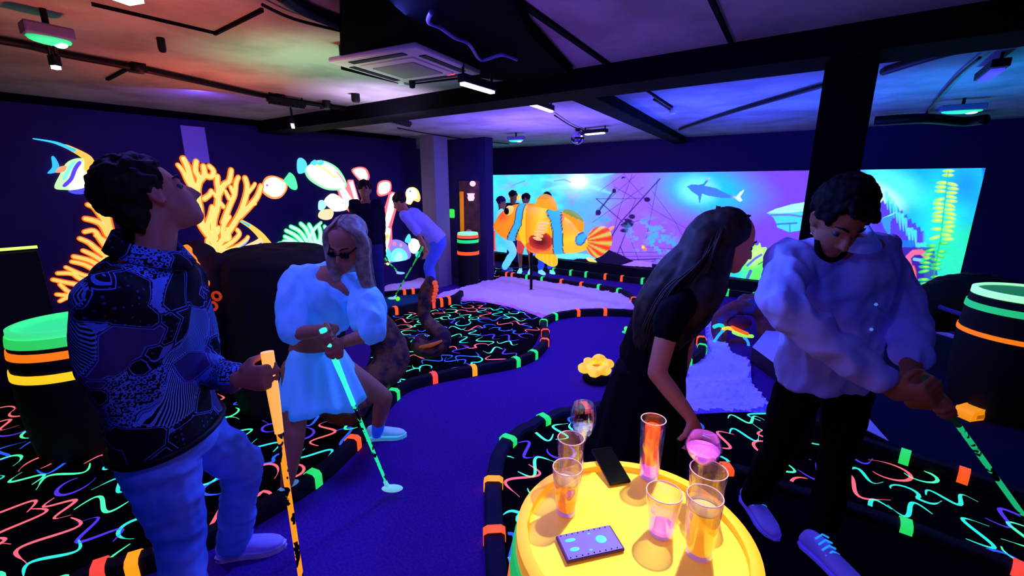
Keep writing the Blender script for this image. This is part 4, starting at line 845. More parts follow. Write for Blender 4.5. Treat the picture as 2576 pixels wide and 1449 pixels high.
# ================================================================= DRINKS AND PHONES ON THE BARREL TABLE
def glassmat(name, tint='#f4f0ff', rough=.02, ior=1.3):
    m = bpy.data.materials.new(name); m.use_nodes = True; nt = m.node_tree; nt.nodes.clear(); N = nt.nodes.new
    out, mx, tr, gl, lw, ad = N('ShaderNodeOutputMaterial'), N('ShaderNodeMixShader'), N('ShaderNodeBsdfTransparent'), N('ShaderNodeBsdfGlossy'), N('ShaderNodeLayerWeight'), N('ShaderNodeMapRange')
    tr.inputs[0].default_value = (*lin(tint), 1); gl.inputs[0].default_value = (1, .9, .95, 1); gl.inputs['Roughness'].default_value = rough; lw.inputs[0].default_value = .35
    ad.inputs[3].default_value = .04; ad.inputs[4].default_value = .75
    nt.links.new(lw.outputs['Facing'], ad.inputs[0]); nt.links.new(ad.outputs[0], mx.inputs[0]); nt.links.new(tr.outputs[0], mx.inputs[1]); nt.links.new(gl.outputs[0], mx.inputs[2]); nt.links.new(mx.outputs[0], out.inputs[0])
    return m
M_glass = glassmat('clear glass', ior=1.18)
def liquid(name, hx, es, tr=.5):
    m = bpy.data.materials.new(name); m.use_nodes = True; nt = m.node_tree; b = nt.nodes['Principled BSDF']
    b.inputs['Base Color'].default_value = (*lin(hx), 1); b.inputs['Roughness'].default_value = .1; b.inputs['IOR'].default_value = 1.2; b.inputs['Transmission Weight'].default_value = tr
    b.inputs['Emission Color'].default_value = (*lin(hx), 1); b.inputs['Emission Strength'].default_value = es; return m
L_amber = liquid('amber beer', '#ff8a08', .62, .0); L_cider = liquid('golden cider', '#ffb808', .75, .0); L_pink = liquid('pink tonic', '#f070f0', .62, .1); L_clear = liquid('iced soda', '#b8d8e8', .12, .8); L_rose = liquid('melted pink drink', '#f088d8', .5, .5)
M_rim = mat('glass rim', '#ffc8e0', .15, '#ff9ad0', .25); M_foot = mat('thick glass foot', '#d0b0ff', .1, '#a070e8', .3)
TZ = TH + .001
def onlid(px, py): return Z(px, py, TZ)
def tumbler(base, label, H, r0, r1, liq=None, lev=.6, thick=.0028, foot=.012, ice=0, froth=None, cat='glass'):
    root = empty('drinking_glass', tuple(base), label, cat); n = 32; t = thick
    prof = [(.001, 0), (r0 * .96, 0), (r0, .004), (r0, foot), (lerp1(r0, r1, .5), H * .5), (r1, H - .002), (r1 - t * .5, H), (r1 - t, H - .002), (lerp1(r0, r1, .5) - t, H * .5), (r0 - t, foot + .004), (.001, foot)]
    mb = MB(); lathe(mb, base, prof, n, caps=False); mb.build('glass_wall', M_glass, root, auto=60)
    mb = MB(); tube(mb, [Vector(base) + Vector((r1 * math.cos(a) - t / 2 * math.cos(a), r1 * math.sin(a) - t / 2 * math.sin(a), H)) for a in [2 * math.pi * i / 32 for i in range(33)]], .0013, 6, caps=False); mb.build('rim', M_rim, root)
    mb = MB(); lathe(mb, base, [(.001, .0005), (r0 * .9, .0005), (r0 * .93, foot * .5), (r0 * .9, foot - .001), (.001, foot - .001)], 32, caps=False); mb.build('thick_foot', M_foot, root)
    if liq:
        rr = lambda z: lerp1(r0, r1, z / H) - t - .0006
        mb = MB(); lathe(mb, base, [(.001, foot + .0015), (rr(foot) * .98, foot + .002), (rr(H * lev / 2), H * lev / 2), (rr(H * lev), H * lev), (.001, H * lev)], n, caps=False); lq = mb.build('drink', liq, root, auto=60)
        if froth: mb = MB(); lathe(mb, Vector(base) + Vector((0, 0, H * lev + .0006)), [(.001, 0), (rr(H * lev) * .97, 0), (rr(H * lev) * .97, .006), (.001, .008)], n, caps=False); mb.build('froth', froth, lq)
        for i in range(ice):
            a = i * 2.4; mb = MB(); box(mb, Vector(base) + Vector((math.cos(a) * r0 * .45, math.sin(a) * r0 * .45, H * lev * (.55 + .25 * (i % 2)))), .017, .017, .017, rot=a); bevel(mb.build('ice_cube', mat('ice', '#d8f0ff', .1, '#a8d8ff', .25), lq, smooth=False), .003)
    return root
def lerp1(a, b, t): return a + (b - a) * t
tumbler(onlid(1424, 1288), 'beer glass of amber drink on the left side of the yellow lid', .125, .024, .036, L_amber, .70, froth=mat('beer froth', '#d8b080', .8, '#c89060', .35))
tumbler(onlid(1757, 1392), 'tall glass of golden cider nearest the camera on the yellow lid', .145, .0285, .037, L_cider, .78, froth=mat('beer froth', '#d8b080', .8))
tumbler(onlid(1662, 1340), 'almost empty clear tumbler with a pink remnant in the middle of the yellow lid', .108, .0285, .040, L_rose, .20, foot=.014)
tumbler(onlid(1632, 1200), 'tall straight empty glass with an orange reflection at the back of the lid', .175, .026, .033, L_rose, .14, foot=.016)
tumbler(onlid(1770, 1290), 'wide clear glass standing behind the golden cider', .12, .034, .043, None)
tumbler(onlid(1432, 1225), 'clear glass standing behind the amber beer', .145, .026, .035, None)
rg = bpy.data.objects['drinking_glass.003']; rb_ = Vector(rg.location); mb = MB(); lathe(mb, rb_, [(.001, .04), (.017, .045), (.019, .10), (.020, .155), (.001, .156)], 20); mb.build('orange_reflection_core', liquid('orange reflection glow', '#ff4a14', .7, 0), rg)  # glowing core put in for the lid's orange reflection in the glass
def stemglass(base, label, H, rb, bowl, liq, lev, ice=0, foot=.032):
    root = empty('stemmed_glass', tuple(base), label, 'glass'); t = .0022; sh = H - bowl
    pr = lambda z: rb * (math.sin(min(1, (z / bowl) * 1.35 + .02) * math.pi / 2) if z / bowl < .66 else 1 - .16 * ((z / bowl - .66) / .34) ** 1.6)
    zs = [bowl * i / 14 for i in range(15)]
    prof = [(.001, 0), (foot, 0), (foot, .003), (.006, .010), (.0045, sh * .5), (.006, sh - .004)] + [(max(.006, pr(z)), sh + z) for z in zs] + [(max(.003, pr(z) - t), sh + z + (t if z < bowl * .1 else 0)) for z in reversed(zs)] + [(.001, sh + t * 2)]
    mb = MB(); lathe(mb, base, prof, 36, caps=False); mb.build('glass_wall', M_glass, root, auto=60)
    k = int(14 * lev); mb = MB(); lathe(mb, base, [(.001, sh + .006)] + [(max(.002, pr(z) - t - .0006), sh + z + .003) for z in zs[1:k + 1]] + [(.001, sh + zs[k] + .003)], 36, caps=False); lq = mb.build('drink', liq, root, auto=60)
    for i in range(ice):
        a = i * 2.1; mb = MB(); box(mb, Vector(base) + Vector((math.cos(a) * rb * .4, math.sin(a) * rb * .4, sh + zs[k] - .006)), .018, .018, .018, rot=a); bevel(mb.build('ice_cube', mat('ice', '#d8f0ff', .1, '#a8d8ff', .25), lq, smooth=False), .003)
    return root
stemglass(onlid(1755, 1250), 'round balloon glass of glowing pink drink at the right of the lid', .172, .044, .085, L_pink, .62)
stemglass(onlid(1462, 1180), 'tall clear stemmed glass with iced drink at the back left of the lid', .20, .036, .125, L_clear, .45, ice=4)
# phones
def phone(corners, label, m_body, m_face, face_name, extras=None, th=.009):
    a, b, c_, d = corners; c = (a + b + c_ + d) / 4; X = ((b - a) + (c_ - d)).normalized(); Yv = ((a - d) + (b - c_)).normalized(); Yv = (Yv - X * Yv.dot(X)).normalized(); ZN = X.cross(Yv); w = ((b - a).length + (c_ - d).length) / 2; h = ((d - a).length + (c_ - b).length) / 2
    root = empty('phone', tuple(c), label, 'phone')
    mb = MB(); box(mb, c + ZN * (th / 2), w, h, th, ax=(X, Yv, ZN)); bevel(mb.build('body', m_body, root, smooth=False), .0035, 3)
    mb = MB(); box(mb, c + ZN * (th + .0003), w * .93, h * .95, .0008, ax=(X, Yv, ZN)); bevel(mb.build(face_name, m_face, root, smooth=False), .0003)
    return root, c, X, Yv, w, h, th
phone([Z(1485, 1135, TZ + .026), Z(1535, 1128, TZ + .026), onlid(1588, 1215), onlid(1535, 1225)], 'black phone lying face up, propped on the back rim of the yellow lid', mat('black phone', '#08060c', .3), mat('phone screen', '#05060c', .08), 'screen')
r_, c_, X_, Y_, w_, h_, t_ = phone([onlid(1398, 1355), onlid(1535, 1328), onlid(1572, 1388), onlid(1425, 1422)], 'phone in a violet patterned case at the front of the yellow lid', mat('plum phone case', '#5a2a7a', .6), mat('violet phone case', '#7a6af0', .5, '#4a34d8', .35), 'case_back')
for (u, v, su, sv) in ((-.30, .20, .022, .009), (-.30, -.16, .020, .010), (.2, .0, .022, .020), (.05, .3, .006, .004), (-.05, -.3, .007, .004)):
    mb = MB(); sphere(mb, c_ + X_ * u * w_ + Y_ * v * h_ + Vector((0, 0, t_ + .0008)), su * .6, sv * .6, .0008, 16, 6, ax=(X_, Y_, (0, 0, 1))); mb.build('painted_patch', neon('pale blue print', '#4ab8ff', .8), r_)
mb = MB()
for i in range(9):
    sphere(mb, c_ + X_ * (-.42 + .1 * i) * w_ + Y_ * .42 * h_ + Vector((0, 0, t_ + .001)), .0016, n=8, m=5); sphere(mb, c_ + X_ * (-.42 + .1 * i) * w_ - Y_ * .42 * h_ + Vector((0, 0, t_ + .001)), .0016, n=8, m=5)
mb.build('studs', mat('dark studs', '#1a1030', .4), r_)

# ================================================================= CLOWNFISH SCULPTURE
FY = 5.6
def pillow(pxs, colf, thick, root, name, plane=FY, off=0.0, step=.016, em=.95, sm=True):
    """sculpted relief: inside the outline it swells out on both sides of the plane"""
    pl = [YP(x, y, plane) for x, y in pxs]; poly = [(p.x, p.z) for p in (smooth_line(pl, 4, True) if sm else pl)]
    xs = [p[0] for p in poly]; zs = [p[1] for p in poly]; nx = int((max(xs) - min(xs)) / step) + 3; nz = int((max(zs) - min(zs)) / step) + 3
    P2 = np.array(poly); Q2 = np.roll(P2, -1, 0); E2 = Q2 - P2; LL = (E2 ** 2).sum(1) + 1e-12; idx = {}; info = []
    def near(x, z):
        t = np.clip(((x - P2[:, 0]) * E2[:, 0] + (z - P2[:, 1]) * E2[:, 1]) / LL, 0, 1); cx, cz = P2[:, 0] + t * E2[:, 0], P2[:, 1] + t * E2[:, 1]
        d = np.hypot(x - cx, z - cz); k = d.argmin(); return d[k], cx[k], cz[k]
    for i in range(nx):
        for j in range(nz):
            x, z = min(xs) + (i - 1) * step, min(zs) + (j - 1) * step; d, cx_, cz_ = near(x, z); ins = inpoly(x, z, poly)
            if ins and d < step * .45: idx[i, j] = len(info); info.append((cx_, cz_, 0.0))
            elif ins: idx[i, j] = len(info); info.append((x, z, d))
            elif d < step * .75: idx[i, j] = len(info); info.append((cx_, cz_, 0.0))
    R = thick * 1.6; vs = []; cols = []
    for sgn in (-1, 1):
        for x, z, d in info:
            t = min(1, d / R); h = thick * math.sqrt(max(0, 1 - (1 - t) ** 2)); vs.append((x, plane + off + sgn * (h + .004), z))
            v = Vector((x, plane, z)) - Vector(C0); dp = v.dot(Vector(fw)); U_, V_ = CX + FOC * v.dot(Vector(rt)) / dp, CY - FOC * v.dot(Vector(up)) / dp; cols.append(colf(U_, V_))
    n = len(info); fs = []; edge = {}
    for (i, j), a in idx.items():
        if (i + 1, j) in idx and (i, j + 1) in idx and (i + 1, j + 1) in idx:
            q = (a, idx[i + 1, j], idx[i + 1, j + 1], idx[i, j + 1]); fs.append(q); fs.append(tuple(k + n for k in reversed(q)))
            for k in range(4):
                e = (q[k], q[(k + 1) % 4]); 
                if (e[1], e[0]) in edge: del edge[(e[1], e[0])]
                else: edge[e] = 1
    fs += [(b, a, a + n, b + n) for a, b in edge]
    mb = MB(); mb.add(vs, fs, 0, cols); return mb.build(name, vcol_mat('sculpture paint', em, .35), root, vcol=True)
OR, YE, RD, BL, DK = lin('#ff8a00'), lin('#ffd81e'), lin('#ff4a24'), lin('#3ab4f0'), lin('#2a1020')
def mixc(a, b, t): t = max(0, min(1, t)); return tuple(a[i] + (b[i] - a[i]) * t for i in range(3))
def dseg(x, y, pts):
    m = 1e9
    for (ax, ay), (bx, by) in zip(pts, pts[1:]):
        vx, vy = bx - ax, by - ay; t = max(0, min(1, ((x - ax) * vx + (y - ay) * vy) / (vx * vx + vy * vy))); m = min(m, math.hypot(x - ax - t * vx, y - ay - t * vy))
    return m
BA = [(1319, 515), (1319, 545), (1317, 562), (1304, 585), (1290, 606)]; BB = [(1396, 530), (1408, 548), (1416, 580), (1416, 612), (1410, 640)]
def col_body(x, y):
    c = mixc(OR, YE, 1 - abs((x - 1375) / 45.)) if 1335 < x < 1425 else mixc(OR, YE, .55 + .4 * math.sin((x - 1300) * .03))
    if x < 1318: c = mixc(c, OR, .8); c = mixc(c, RD, max(0, 1 - math.hypot(x - 1275, (y - 542) * 1.2) / 26)); c = mixc(c, RD, 1 - (x - 1245) / 14.)
    c = mixc(c, lin('#ff6a10'), (y - 618) / 22.) if x < 1410 else mixc(c, RD, (y - 640) / 30.)
    c = mixc(c, lin('#d04010'), (520 - y) / 14.) if x > 1330 else c
    if x > 1425: c = mixc(YE, OR, .5 + .5 * math.sin((y - 560) * .05)); c = mixc(c, YE, 1 - abs(y - 600) / 40)
    da, db = dseg(x, y, BA), dseg(x, y, BB); w1, w2 = 7.5, 10.5
    for d, w_ in ((da, w1), (db, w2)):
        if d < w_: c = BL
        elif d < w_ + 2.2: c = DK
    q = math.hypot((x - 1373) / 27., (y - 604) / 21.)
    if q < 1.1 and y > 585 + (1373 - x) * .2: c = mixc(lin('#6a1410'), lin('#c8341a'), (q - .3) * 1.4)
    elif math.hypot((x - 1365) / 34., (y - 618) / 14.) < 1: c = mixc(c, lin('#f04818'), .8)
    q = math.hypot((x - 1468) / 10., (y - 600) / 16.)
    if q < .8: c = BL
    elif q < 1.05: c = lin('#2a50c0')
    return c
froot = empty('clownfish_sculpture', (YP(1337, 640, FY).x, FY, 0), 'big orange and yellow clownfish sculpture with blue bands on a black pole', 'fish sculpture')
pillow([(1244, 568), (1252, 550), (1262, 535), (1280, 520), (1300, 514), (1330, 511), (1370, 520), (1400, 528), (1430, 545), (1450, 562), (1470, 590), (1484, 610), (1474, 628), (1450, 636), (1420, 638), (1400, 640), (1370, 640), (1340, 636), (1325, 622), (1310, 606), (1285, 606), (1262, 594), (1250, 582)], col_body, .15, froot, 'body')
pillow([(1348, 524), (1352, 500), (1362, 490), (1375, 488), (1390, 496), (1400, 515), (1401, 535), (1380, 535)], lambda x, y: mixc(OR, lin('#c8a020'), (500 - y) / 10.) if y < 500 else mixc(OR, YE, .3), .05, froot, 'front_dorsal_fin')
pillow([(1415, 540), (1420, 527), (1438, 529), (1456, 540), (1468, 558), (1467, 580), (1456, 590), (1436, 565)], lambda x, y: lin('#8a9a20') if y < 528 + (x - 1418) * .5 + 4 else mixc(OR, YE, .25), .05, froot, 'rear_dorsal_fin')
def col_tail(x, y):
    a = math.atan2(y - 606, x - 1470); s = math.sin(a * 17); return mixc(lin('#ff5a20'), lin('#e0d050'), s * 1.6) if s > 0 else mixc(lin('#ff6a1a'), lin('#ff3a14'), -s)
pillow([(1474, 622), (1478, 596), (1490, 578), (1510, 569), (1528, 573), (1538, 590), (1538, 618), (1524, 636), (1502, 649), (1484, 640)], col_tail, .04, froot, 'tail_fin')
pillow([(1347, 645), (1365, 630), (1385, 632), (1400, 645), (1403, 660), (1398, 670), (1385, 670), (1368, 660)], lambda x, y: mixc(YE, OR, .35 * abs(math.sin(x * .3))), .06, froot, 'pelvic_fin')
# ribbed side fin and eye standing proud of the body
mb = MB()
for k in range(6):
    t = k / 5; a, b = YP(1342 + 10 * t, 598 - 36 * t, FY - .15), YP(1362 + 18 * t, 603 - 44 * t + 4 * t, FY - .165); tube(mb, [a, a.lerp(b, .5) + Vector((0, -.012, 0)), b], [.012, .026, .016], 8)
mb.build('ribbed_fin', neon('fin rays', '#ffc060', .85, '#ffd080'), froot)
e = YP(1283, 531, FY - .10); mb = MB(); sphere(mb, e, .085, .06, .085, 20, 12); eb = mb.build('eye', neon('eye rim', '#e8c850', .9), froot)
mb = MB(); sphere(mb, e + Vector((-.025, -.05, 0)), .048, .03, .052, 16, 10); mb.build('pupil', mat('black eye', '#050308', .2), eb)
mb = MB(); pb = YP(1337, 640, FY); tube(mb, [(pb.x, FY, 0.0), (pb.x, FY, pb.z + .1)], .022, 12); lathe(mb, (pb.x, FY, 0), [(.09, 0), (.09, .03), (.02, .04)], 20); mb.build('pole', M_dark, froot, auto=40)

# ================================================================= OCTOPUS SCULPTURE
M_octo = mat('brown octopus skin', '#8a5a34', .75, noise_mix=('#3a2030', 9, .42, .58), bump=(14, .7, .02))
M_octod = mat('dark octopus hide', '#1c1016', .85, bump=(9, .6, .02))
M_gold = mat('orange octopus highlights', '#c87a30', .6, '#ff7a10', .10, bump=(22, .6, .01))
oc = P(700, 820, 3.1); oroot = empty('octopus_sculpture', (oc.x, oc.y, 0), 'large dark octopus dome with orange eye and brown curling arms behind the blonde woman', 'octopus sculpture')
mb = MB()
def dome(px0, px1, py, h, dp, zb=0.0):
    a, b = P(px0, py, h), P(px1, py, h); c = (a + b) / 2; w = (b - a).length / 2; return c, w
top = P(690, 622, 3.1).z
pts = [(P(700, 900, 3.15), .36, .36), ]
c0 = P(715, 800, 3.2); AXW = RT
def ring_at(z, hw, shift=0, dp=.42): return (Vector((c0.x, c0.y, z)) + RT * shift, RT * hw, FH * dp)
oval_rings(mb, [ring_at(0, .34), ring_at(.15, .38), ring_at(.45, .42), ring_at(.8, .46), ring_at(1.02, .45), ring_at(top - .08, .40), ring_at(top - .015, .30, dp=.3), ring_at(top, .12, dp=.15)], 32)
o = mb.build('mantle', M_octod, oroot); remesh(o, .025, 3, .02, 5)
mb = MB(); c1 = P(505, 700, 3.0)
limb(mb, [P(585, 668, 2.95), P(560, 660, 2.9), P(530, 690, 2.88), P(528, 800, 2.86), P(520, 920, 2.9)], [.05, .07, .11, .13, .14]); sphere(mb, P(495, 650, 2.9), .13, .12, .12); limb(mb, [P(585, 655, 2.9), P(600, 665, 2.88), P(608, 680, 2.88)], [.04, .03, .012])
o = mb.build('brow_arm', M_octod, oroot); remesh(o, .018, 3, .015, 8)
mb = MB(); 
for k in range(9): p = P(470 + 5.5 * k, 632 + 10 * k + (k % 2) * 5, 2.74); sphere(mb, p, .035 - .001 * k, .03, .045)
o = mb.build('eye', neon('orange eye glow', '#ff8a14', .95), oroot); remesh(o, .01, 2, .008, 20)
for (x, y) in ((535, 770), (530, 800), (545, 745)):
    mb = MB(); c = P(x, y, 2.715); tb = [c + RT * (.026 * math.cos(a)) + UPV * (.026 * math.sin(a)) for a in [2 * math.pi * i / 12 for i in range(13)]]; tube(mb, tb, .009, 8); mb.build('sucker', mat('red sucker', '#a03a20', .6, '#ff4a14', .35), oroot)
mb = MB()
limb(mb, [P(890, 770, 3.3), P(930, 800, 3.35), P(970, 850, 3.4), P(985, 905, 3.35), P(950, 950, 3.2), P(900, 960, 3.1)], [.06, .11, .14, .15, .13, .10])
a1 = mb.build('arm', M_octo, oroot); remesh(a1, .018, 3, .012, 10)
mb = MB()
limb(mb, [P(1082, 708, 4.05), P(1074, 735, 4.05), P(1068, 770, 4.02), P(1068, 800, 4.0), P(1090, 825, 3.95), P(1112, 845, 3.9), P(1108, 868, 3.85), P(1075, 880, 3.8), P(1052, 870, 3.8), P(1060, 858, 3.9)], [.055, .075, .065, .06, .07, .085, .085, .085, .075, .06])
a2 = mb.build('arm', M_octo, oroot); remesh(a2, .015, 3, .01, 10)
mb = MB()
for k in range(6): sphere(mb, P(1094 + 3 * math.sin(k), 712 + 9 * k, 4.0), .026 - .001 * k, n=10, m=8)
mb.build('suckers', mat('glowing red suckers', '#ff6a3a', .6, '#ff5a30', .55), a2)
mb = MB(); limb(mb, [P(1052, 874, 3.735), P(1085, 868, 3.73), P(1110, 858, 3.79)], [.012, .02, .012]); mb.build('glow_patch', M_gold, a2)
mb = MB()
limb(mb, [P(800, 985, 2.75), P(830, 1030, 2.7), P(880, 1045, 2.65), P(915, 1010, 2.75), P(935, 975, 2.9)], [.08, .075, .07, .065, .05])
a3 = mb.build('arm', M_octo, oroot); remesh(a3, .015, 3, .01, 10)

# ================================================================= OTHER OBSTACLES
# knobbly yellow coral bowl on the lane
c = Z(1500, 958, 0); root = empty('coral_bowl', tuple(c), 'glowing yellow knobbly flower-shaped obstacle on the blue lane', 'obstacle')
mb = MB()
for k, (a, rr, s, z) in enumerate([(0.2, .085, .055, .15), (1.2, .075, .06, .17), (2.3, .08, .05, .15), (3.2, .095, .06, .12), (4.3, .08, .055, .11), (5.3, .08, .06, .13)]):
    sphere(mb, c + RT * (rr * math.cos(a) * 1.15) + FH * (rr * math.sin(a)) + UPV * z, s, s * .9, s * .75, 16, 10)
ring_ = [c + RT * .08 * math.cos(a) + FH * .07 * math.sin(a) + UPV * .125 for a in [2 * math.pi * i / 16 for i in range(17)]]; tube(mb, ring_, .035, 10)
o = mb.build('petals', mat('fluorescent yellow coral', '#ffd030', .6, '#ffb41e', .9, noise_mix=('#ffe040', 14, .4, .6, '#ffd84a')), root); remesh(o, .009, 2, .006, 22)
mb = MB(); sphere(mb, c + UPV * .125, .05, .045, .02, 16, 8); mb.build('centre', neon('red orange heart', '#f05a14', .8), root)
mb = MB(); lathe(mb, c, [(.10, 0), (.12, .03), (.10, .08), (.07, .11)], 24); o = mb.build('base', M_bark, root)
# orange block on the dark lane
c = Z(2452, 1052, 0); root = empty('arched_block', tuple(c), 'small glowing orange arched block on the dark right lane', 'obstacle')
X_ = (RT * .96 + FH * .2).normalized(); Yv = UPV.cross(X_); mb = MB(); prof = [(-.125, 0), (-.13, .06), (-.11, .085), (-.04, .095), (.05, .09), (.11, .08), (.125, .055), (.12, 0)]
prism(mb, [c + X_ * u + UPV * v - Yv * .05 for u, v in prof], Yv * .1); o = mb.build('block', mat('fluorescent orange block', '#ffb020', .6, '#ff9a10', .8, bump=(30, .5, .004)), root, smooth=False); bevel(o, .012, 3)
mb = MB(); box(mb, c + UPV * .042 - Yv * .0515, .15, .004, .03, ax=(X_, Yv, UPV)); bevel(mb.build('front_slot', neon('burnt orange', '#d06a00', .7), root, smooth=False), .001)
# white topped ramp
A = [Z(1893, 872, .16), Z(1958, 795, .16), Z(2235, 1108, .10), Z(2168, 1075, .10)]
root = empty('ramp', (A[0].x, A[0].y, 0), 'white-topped dark ramp running behind the legs of the man in the pale shirt', 'ramp')
mb = MB(); top_ = A; bot_ = [Vector((p.x, p.y, 0)) for p in A]; mb.add([p - Vector((0, 0, .006)) for p in top_] + bot_, [(0, 1, 2, 3), (7, 6, 5, 4), (0, 4, 5, 1), (1, 5, 6, 2), (2, 6, 7, 3), (3, 7, 4, 0)]); mb.build('side_panel', mat('dark plum side', '#2a1a2c', .8), root, smooth=False)
mb = MB(); mb.add([p for p in top_] + [p - Vector((0, 0, .005)) for p in top_], [(0, 1, 2, 3), (7, 6, 5, 4), (0, 4, 5, 1), (1, 5, 6, 2), (2, 6, 7, 3), (3, 7, 4, 0)]); mb.build('white_top', mat('white ramp board', '#d8d0ff', .7, '#3a34e8', .25), root, smooth=False)
# painted rock creature
c = Z(1868, 880, 0); c = Vector((c.x, c.y, 0)) + FH * .22; root = empty('painted_rock_creature', tuple(c), 'brown arched rock creature with a rainbow-painted mouth ridge behind the ramp', 'rock sculpture')
D1 = (c - Vector((0, 0, 0))).dot(FH)
mb = MB(); limb(mb, [P(1812, 865, D1), P(1808, 810, D1), P(1835, 782, D1 + .05), P(1875, 772, D1 + .05), P(1920, 785, D1 + .05), P(1930, 830, D1)], [.07, .07, .075, .09, .1, .1]); limb(mb, [P(1880, 765, D1 + .35), P(1940, 765, D1 + .3)], [.12, .16])
limb(mb, [P(1812, 868, D1), P(1850, 885, D1), P(1900, 885, D1)], [.055, .05, .06]); o = mb.build('body', mat('brown painted rock', '#8a4a4a', .8, noise_mix=('#4a5ab0', 7, .5, .62), bump=(12, .8, .02)), root); remesh(o, .02, 2, .025, 9)
for q_, (w1_, w2_, w3_) in ((P(1860, 812, D1 - .02), (.13, .06, .07)), (P(1858, 862, D1 + .02), (.12, .05, .05))):
    mb = MB(); sphere(mb, q_, w1_, w2_, w3_, ax=(RT, FH, UPV)); mb.build('inner_mouth', mat('plum mouth', '#7a3050', .8), root)
for pts, hx in (([(1797, 822), (1808, 818), (1818, 820)], '#2ae0c0'), ([(1820, 828), (1830, 825), (1842, 828)], '#ffd83a'), ([(1842, 824), (1860, 832), (1880, 840)], '#ff6a1e'), ([(1846, 836), (1865, 843), (1892, 846)], '#a8ff5a'), ([(1818, 832), (1806, 846), (1798, 858)], '#38b8ff'), ([(1874, 850), (1882, 862), (1882, 878), (1874, 880)], '#38a8ff')):
    mb = MB(); q = [P(x, y, D1 - .1) for x, y in pts]; tube(mb, smooth_line(q, 3), .02 if hx != '#38b8ff' and hx != '#38a8ff' else .014, 8); sphere(mb, q[0], .02, n=8, m=6); sphere(mb, q[-1], .018, n=8, m=6); mb.build('painted_ridge', neon('ridge ' + hx, hx, .85), root)
# dark rock bank at the right with a red and blue painted crest
c = P(2380, 800, 3.6); root = empty('rock_bank', (c.x, c.y, 0), 'dark rock bank with red and blue painted crest left of the right-hand barrel', 'rock sculpture')
mb = MB(); limb(mb, [P(2285, 800, 3.7), P(2330, 780, 3.7), P(2390, 765, 3.8), P(2440, 760, 3.9), P(2540, 780, 4.0)], [.12, .19, .26, .28, .28]); o = mb.build('rock', mat('black rock', '#100a12', .9, bump=(8, .8, .03)), root); remesh(o, .025, 2, .03, 6)
mb = MB(); tube(mb, smooth_line([P(x, y, 3.85) for x, y in [(2345, 735), (2365, 712), (2400, 698), (2432, 697), (2415, 715), (2400, 735)]], 4), [.03] * 21, 10); mb.build('red_crest', mat('red crest paint', '#8a3040', .7, '#a02030', .18), root)
mb = MB(); limb(mb, [P(2462, 712, 3.95), P(2490, 708, 3.95), P(2530, 722, 3.95)], [.05, .06, .04]); mb.build('blue_crest', mat('blue crest paint', '#3a4aff', .7, '#2a2ae0', .3, noise_mix=('#c03a5a', 9, .5, .56)), root)
mb = MB(); tube(mb, smooth_line([P(x, y, h) for x, y, h in [(2278, 742, 3.9), (2330, 760, 3.7), (2400, 785, 3.4), (2480, 808, 3.1)]], 5), .02, 8); mb.build('edge_rope', mat('violet rope', '#4a3a8a', .8), root)
# display case behind the slim barrel, and the green wall sign
c = Vector((-4.72, 5.72, 0)); a, b = YP(1153, 455, 5.72), YP(1206, 606, 5.72)
root = empty('display_case', (a.x, 5.72, 0), 'narrow lit display case with an orange column and pink lamp above the slim barrel', 'display case')
mb = MB(); box(mb, ((a.x + b.x) / 2, 5.74, (a.z + b.z) / 2), b.x - a.x, .02, a.z - b.z); mb.build('back_panel', mat('case back', '#4a3048', .7, '#5a2a3a', .25, noise_mix=('#1a1424', 6, .4, .6)), root, smooth=False)
mb = MB(); p, q = YP(1161, 482, 5.7), YP(1163, 590, 5.7); tube(mb, [p, q], .035, 12); mb.build('orange_column', neon('display orange', '#d87a10', .7), root)
mb = MB(); p = YP(1189, 462, 5.69); sphere(mb, p, .06, .03, .045); mb.build('pink_lamp', neon('pink lamp', '#ffb8f0', 1.5), root); mb = MB(); lathe(mb, YP(1185, 505, 5.69), [(.04, 0), (.06, .05), (.05, .08), (.065, .12)], 16); mb.build('lamp_foot', neon('pink lamp', '#ffb8f0', 1.5), root)
mb = MB(); sphere(mb, YP(1180, 590, 5.68), .09, .04, .09); mb.build('pink_rock', mat('pink rock', '#d89088', .8, '#a05a60', .3), root)
p = YP(1137, 537, 5.62); mb = MB(); box(mb, p, .10, .05, .15); box(mb, p + Vector((-.06, 0, -.02)), .06, .05, .07); o = mb.build('green_wall_lamp', neon('green sign', '#3af04a', .85), smooth=False); bevel(o, .02, 3); tag(o, 'small square green glowing lamp on the dark partition', 'wall lamp')
l = (c)
# putting hole ring, white mark and balls
mb = MB(); c = Z(1577, 836, .004); lathe(mb, c, [(.035, 0), (.055, 0), (.055, .003), (.035, .003)], 32); o = mb.build('hole_ring', neon('hole ring', '#1ee07a', .8)); tag(o, 'green ring around the hole on the blue lane', 'hole')
ball(Z(1575, 832, .004), .026, '#5aff5a', 'green golf ball right beside the green hole ring')
ball(Z(1001, 757, .014), .032, '#7aff3a', 'green golf ball on the small teal lane at the far left')
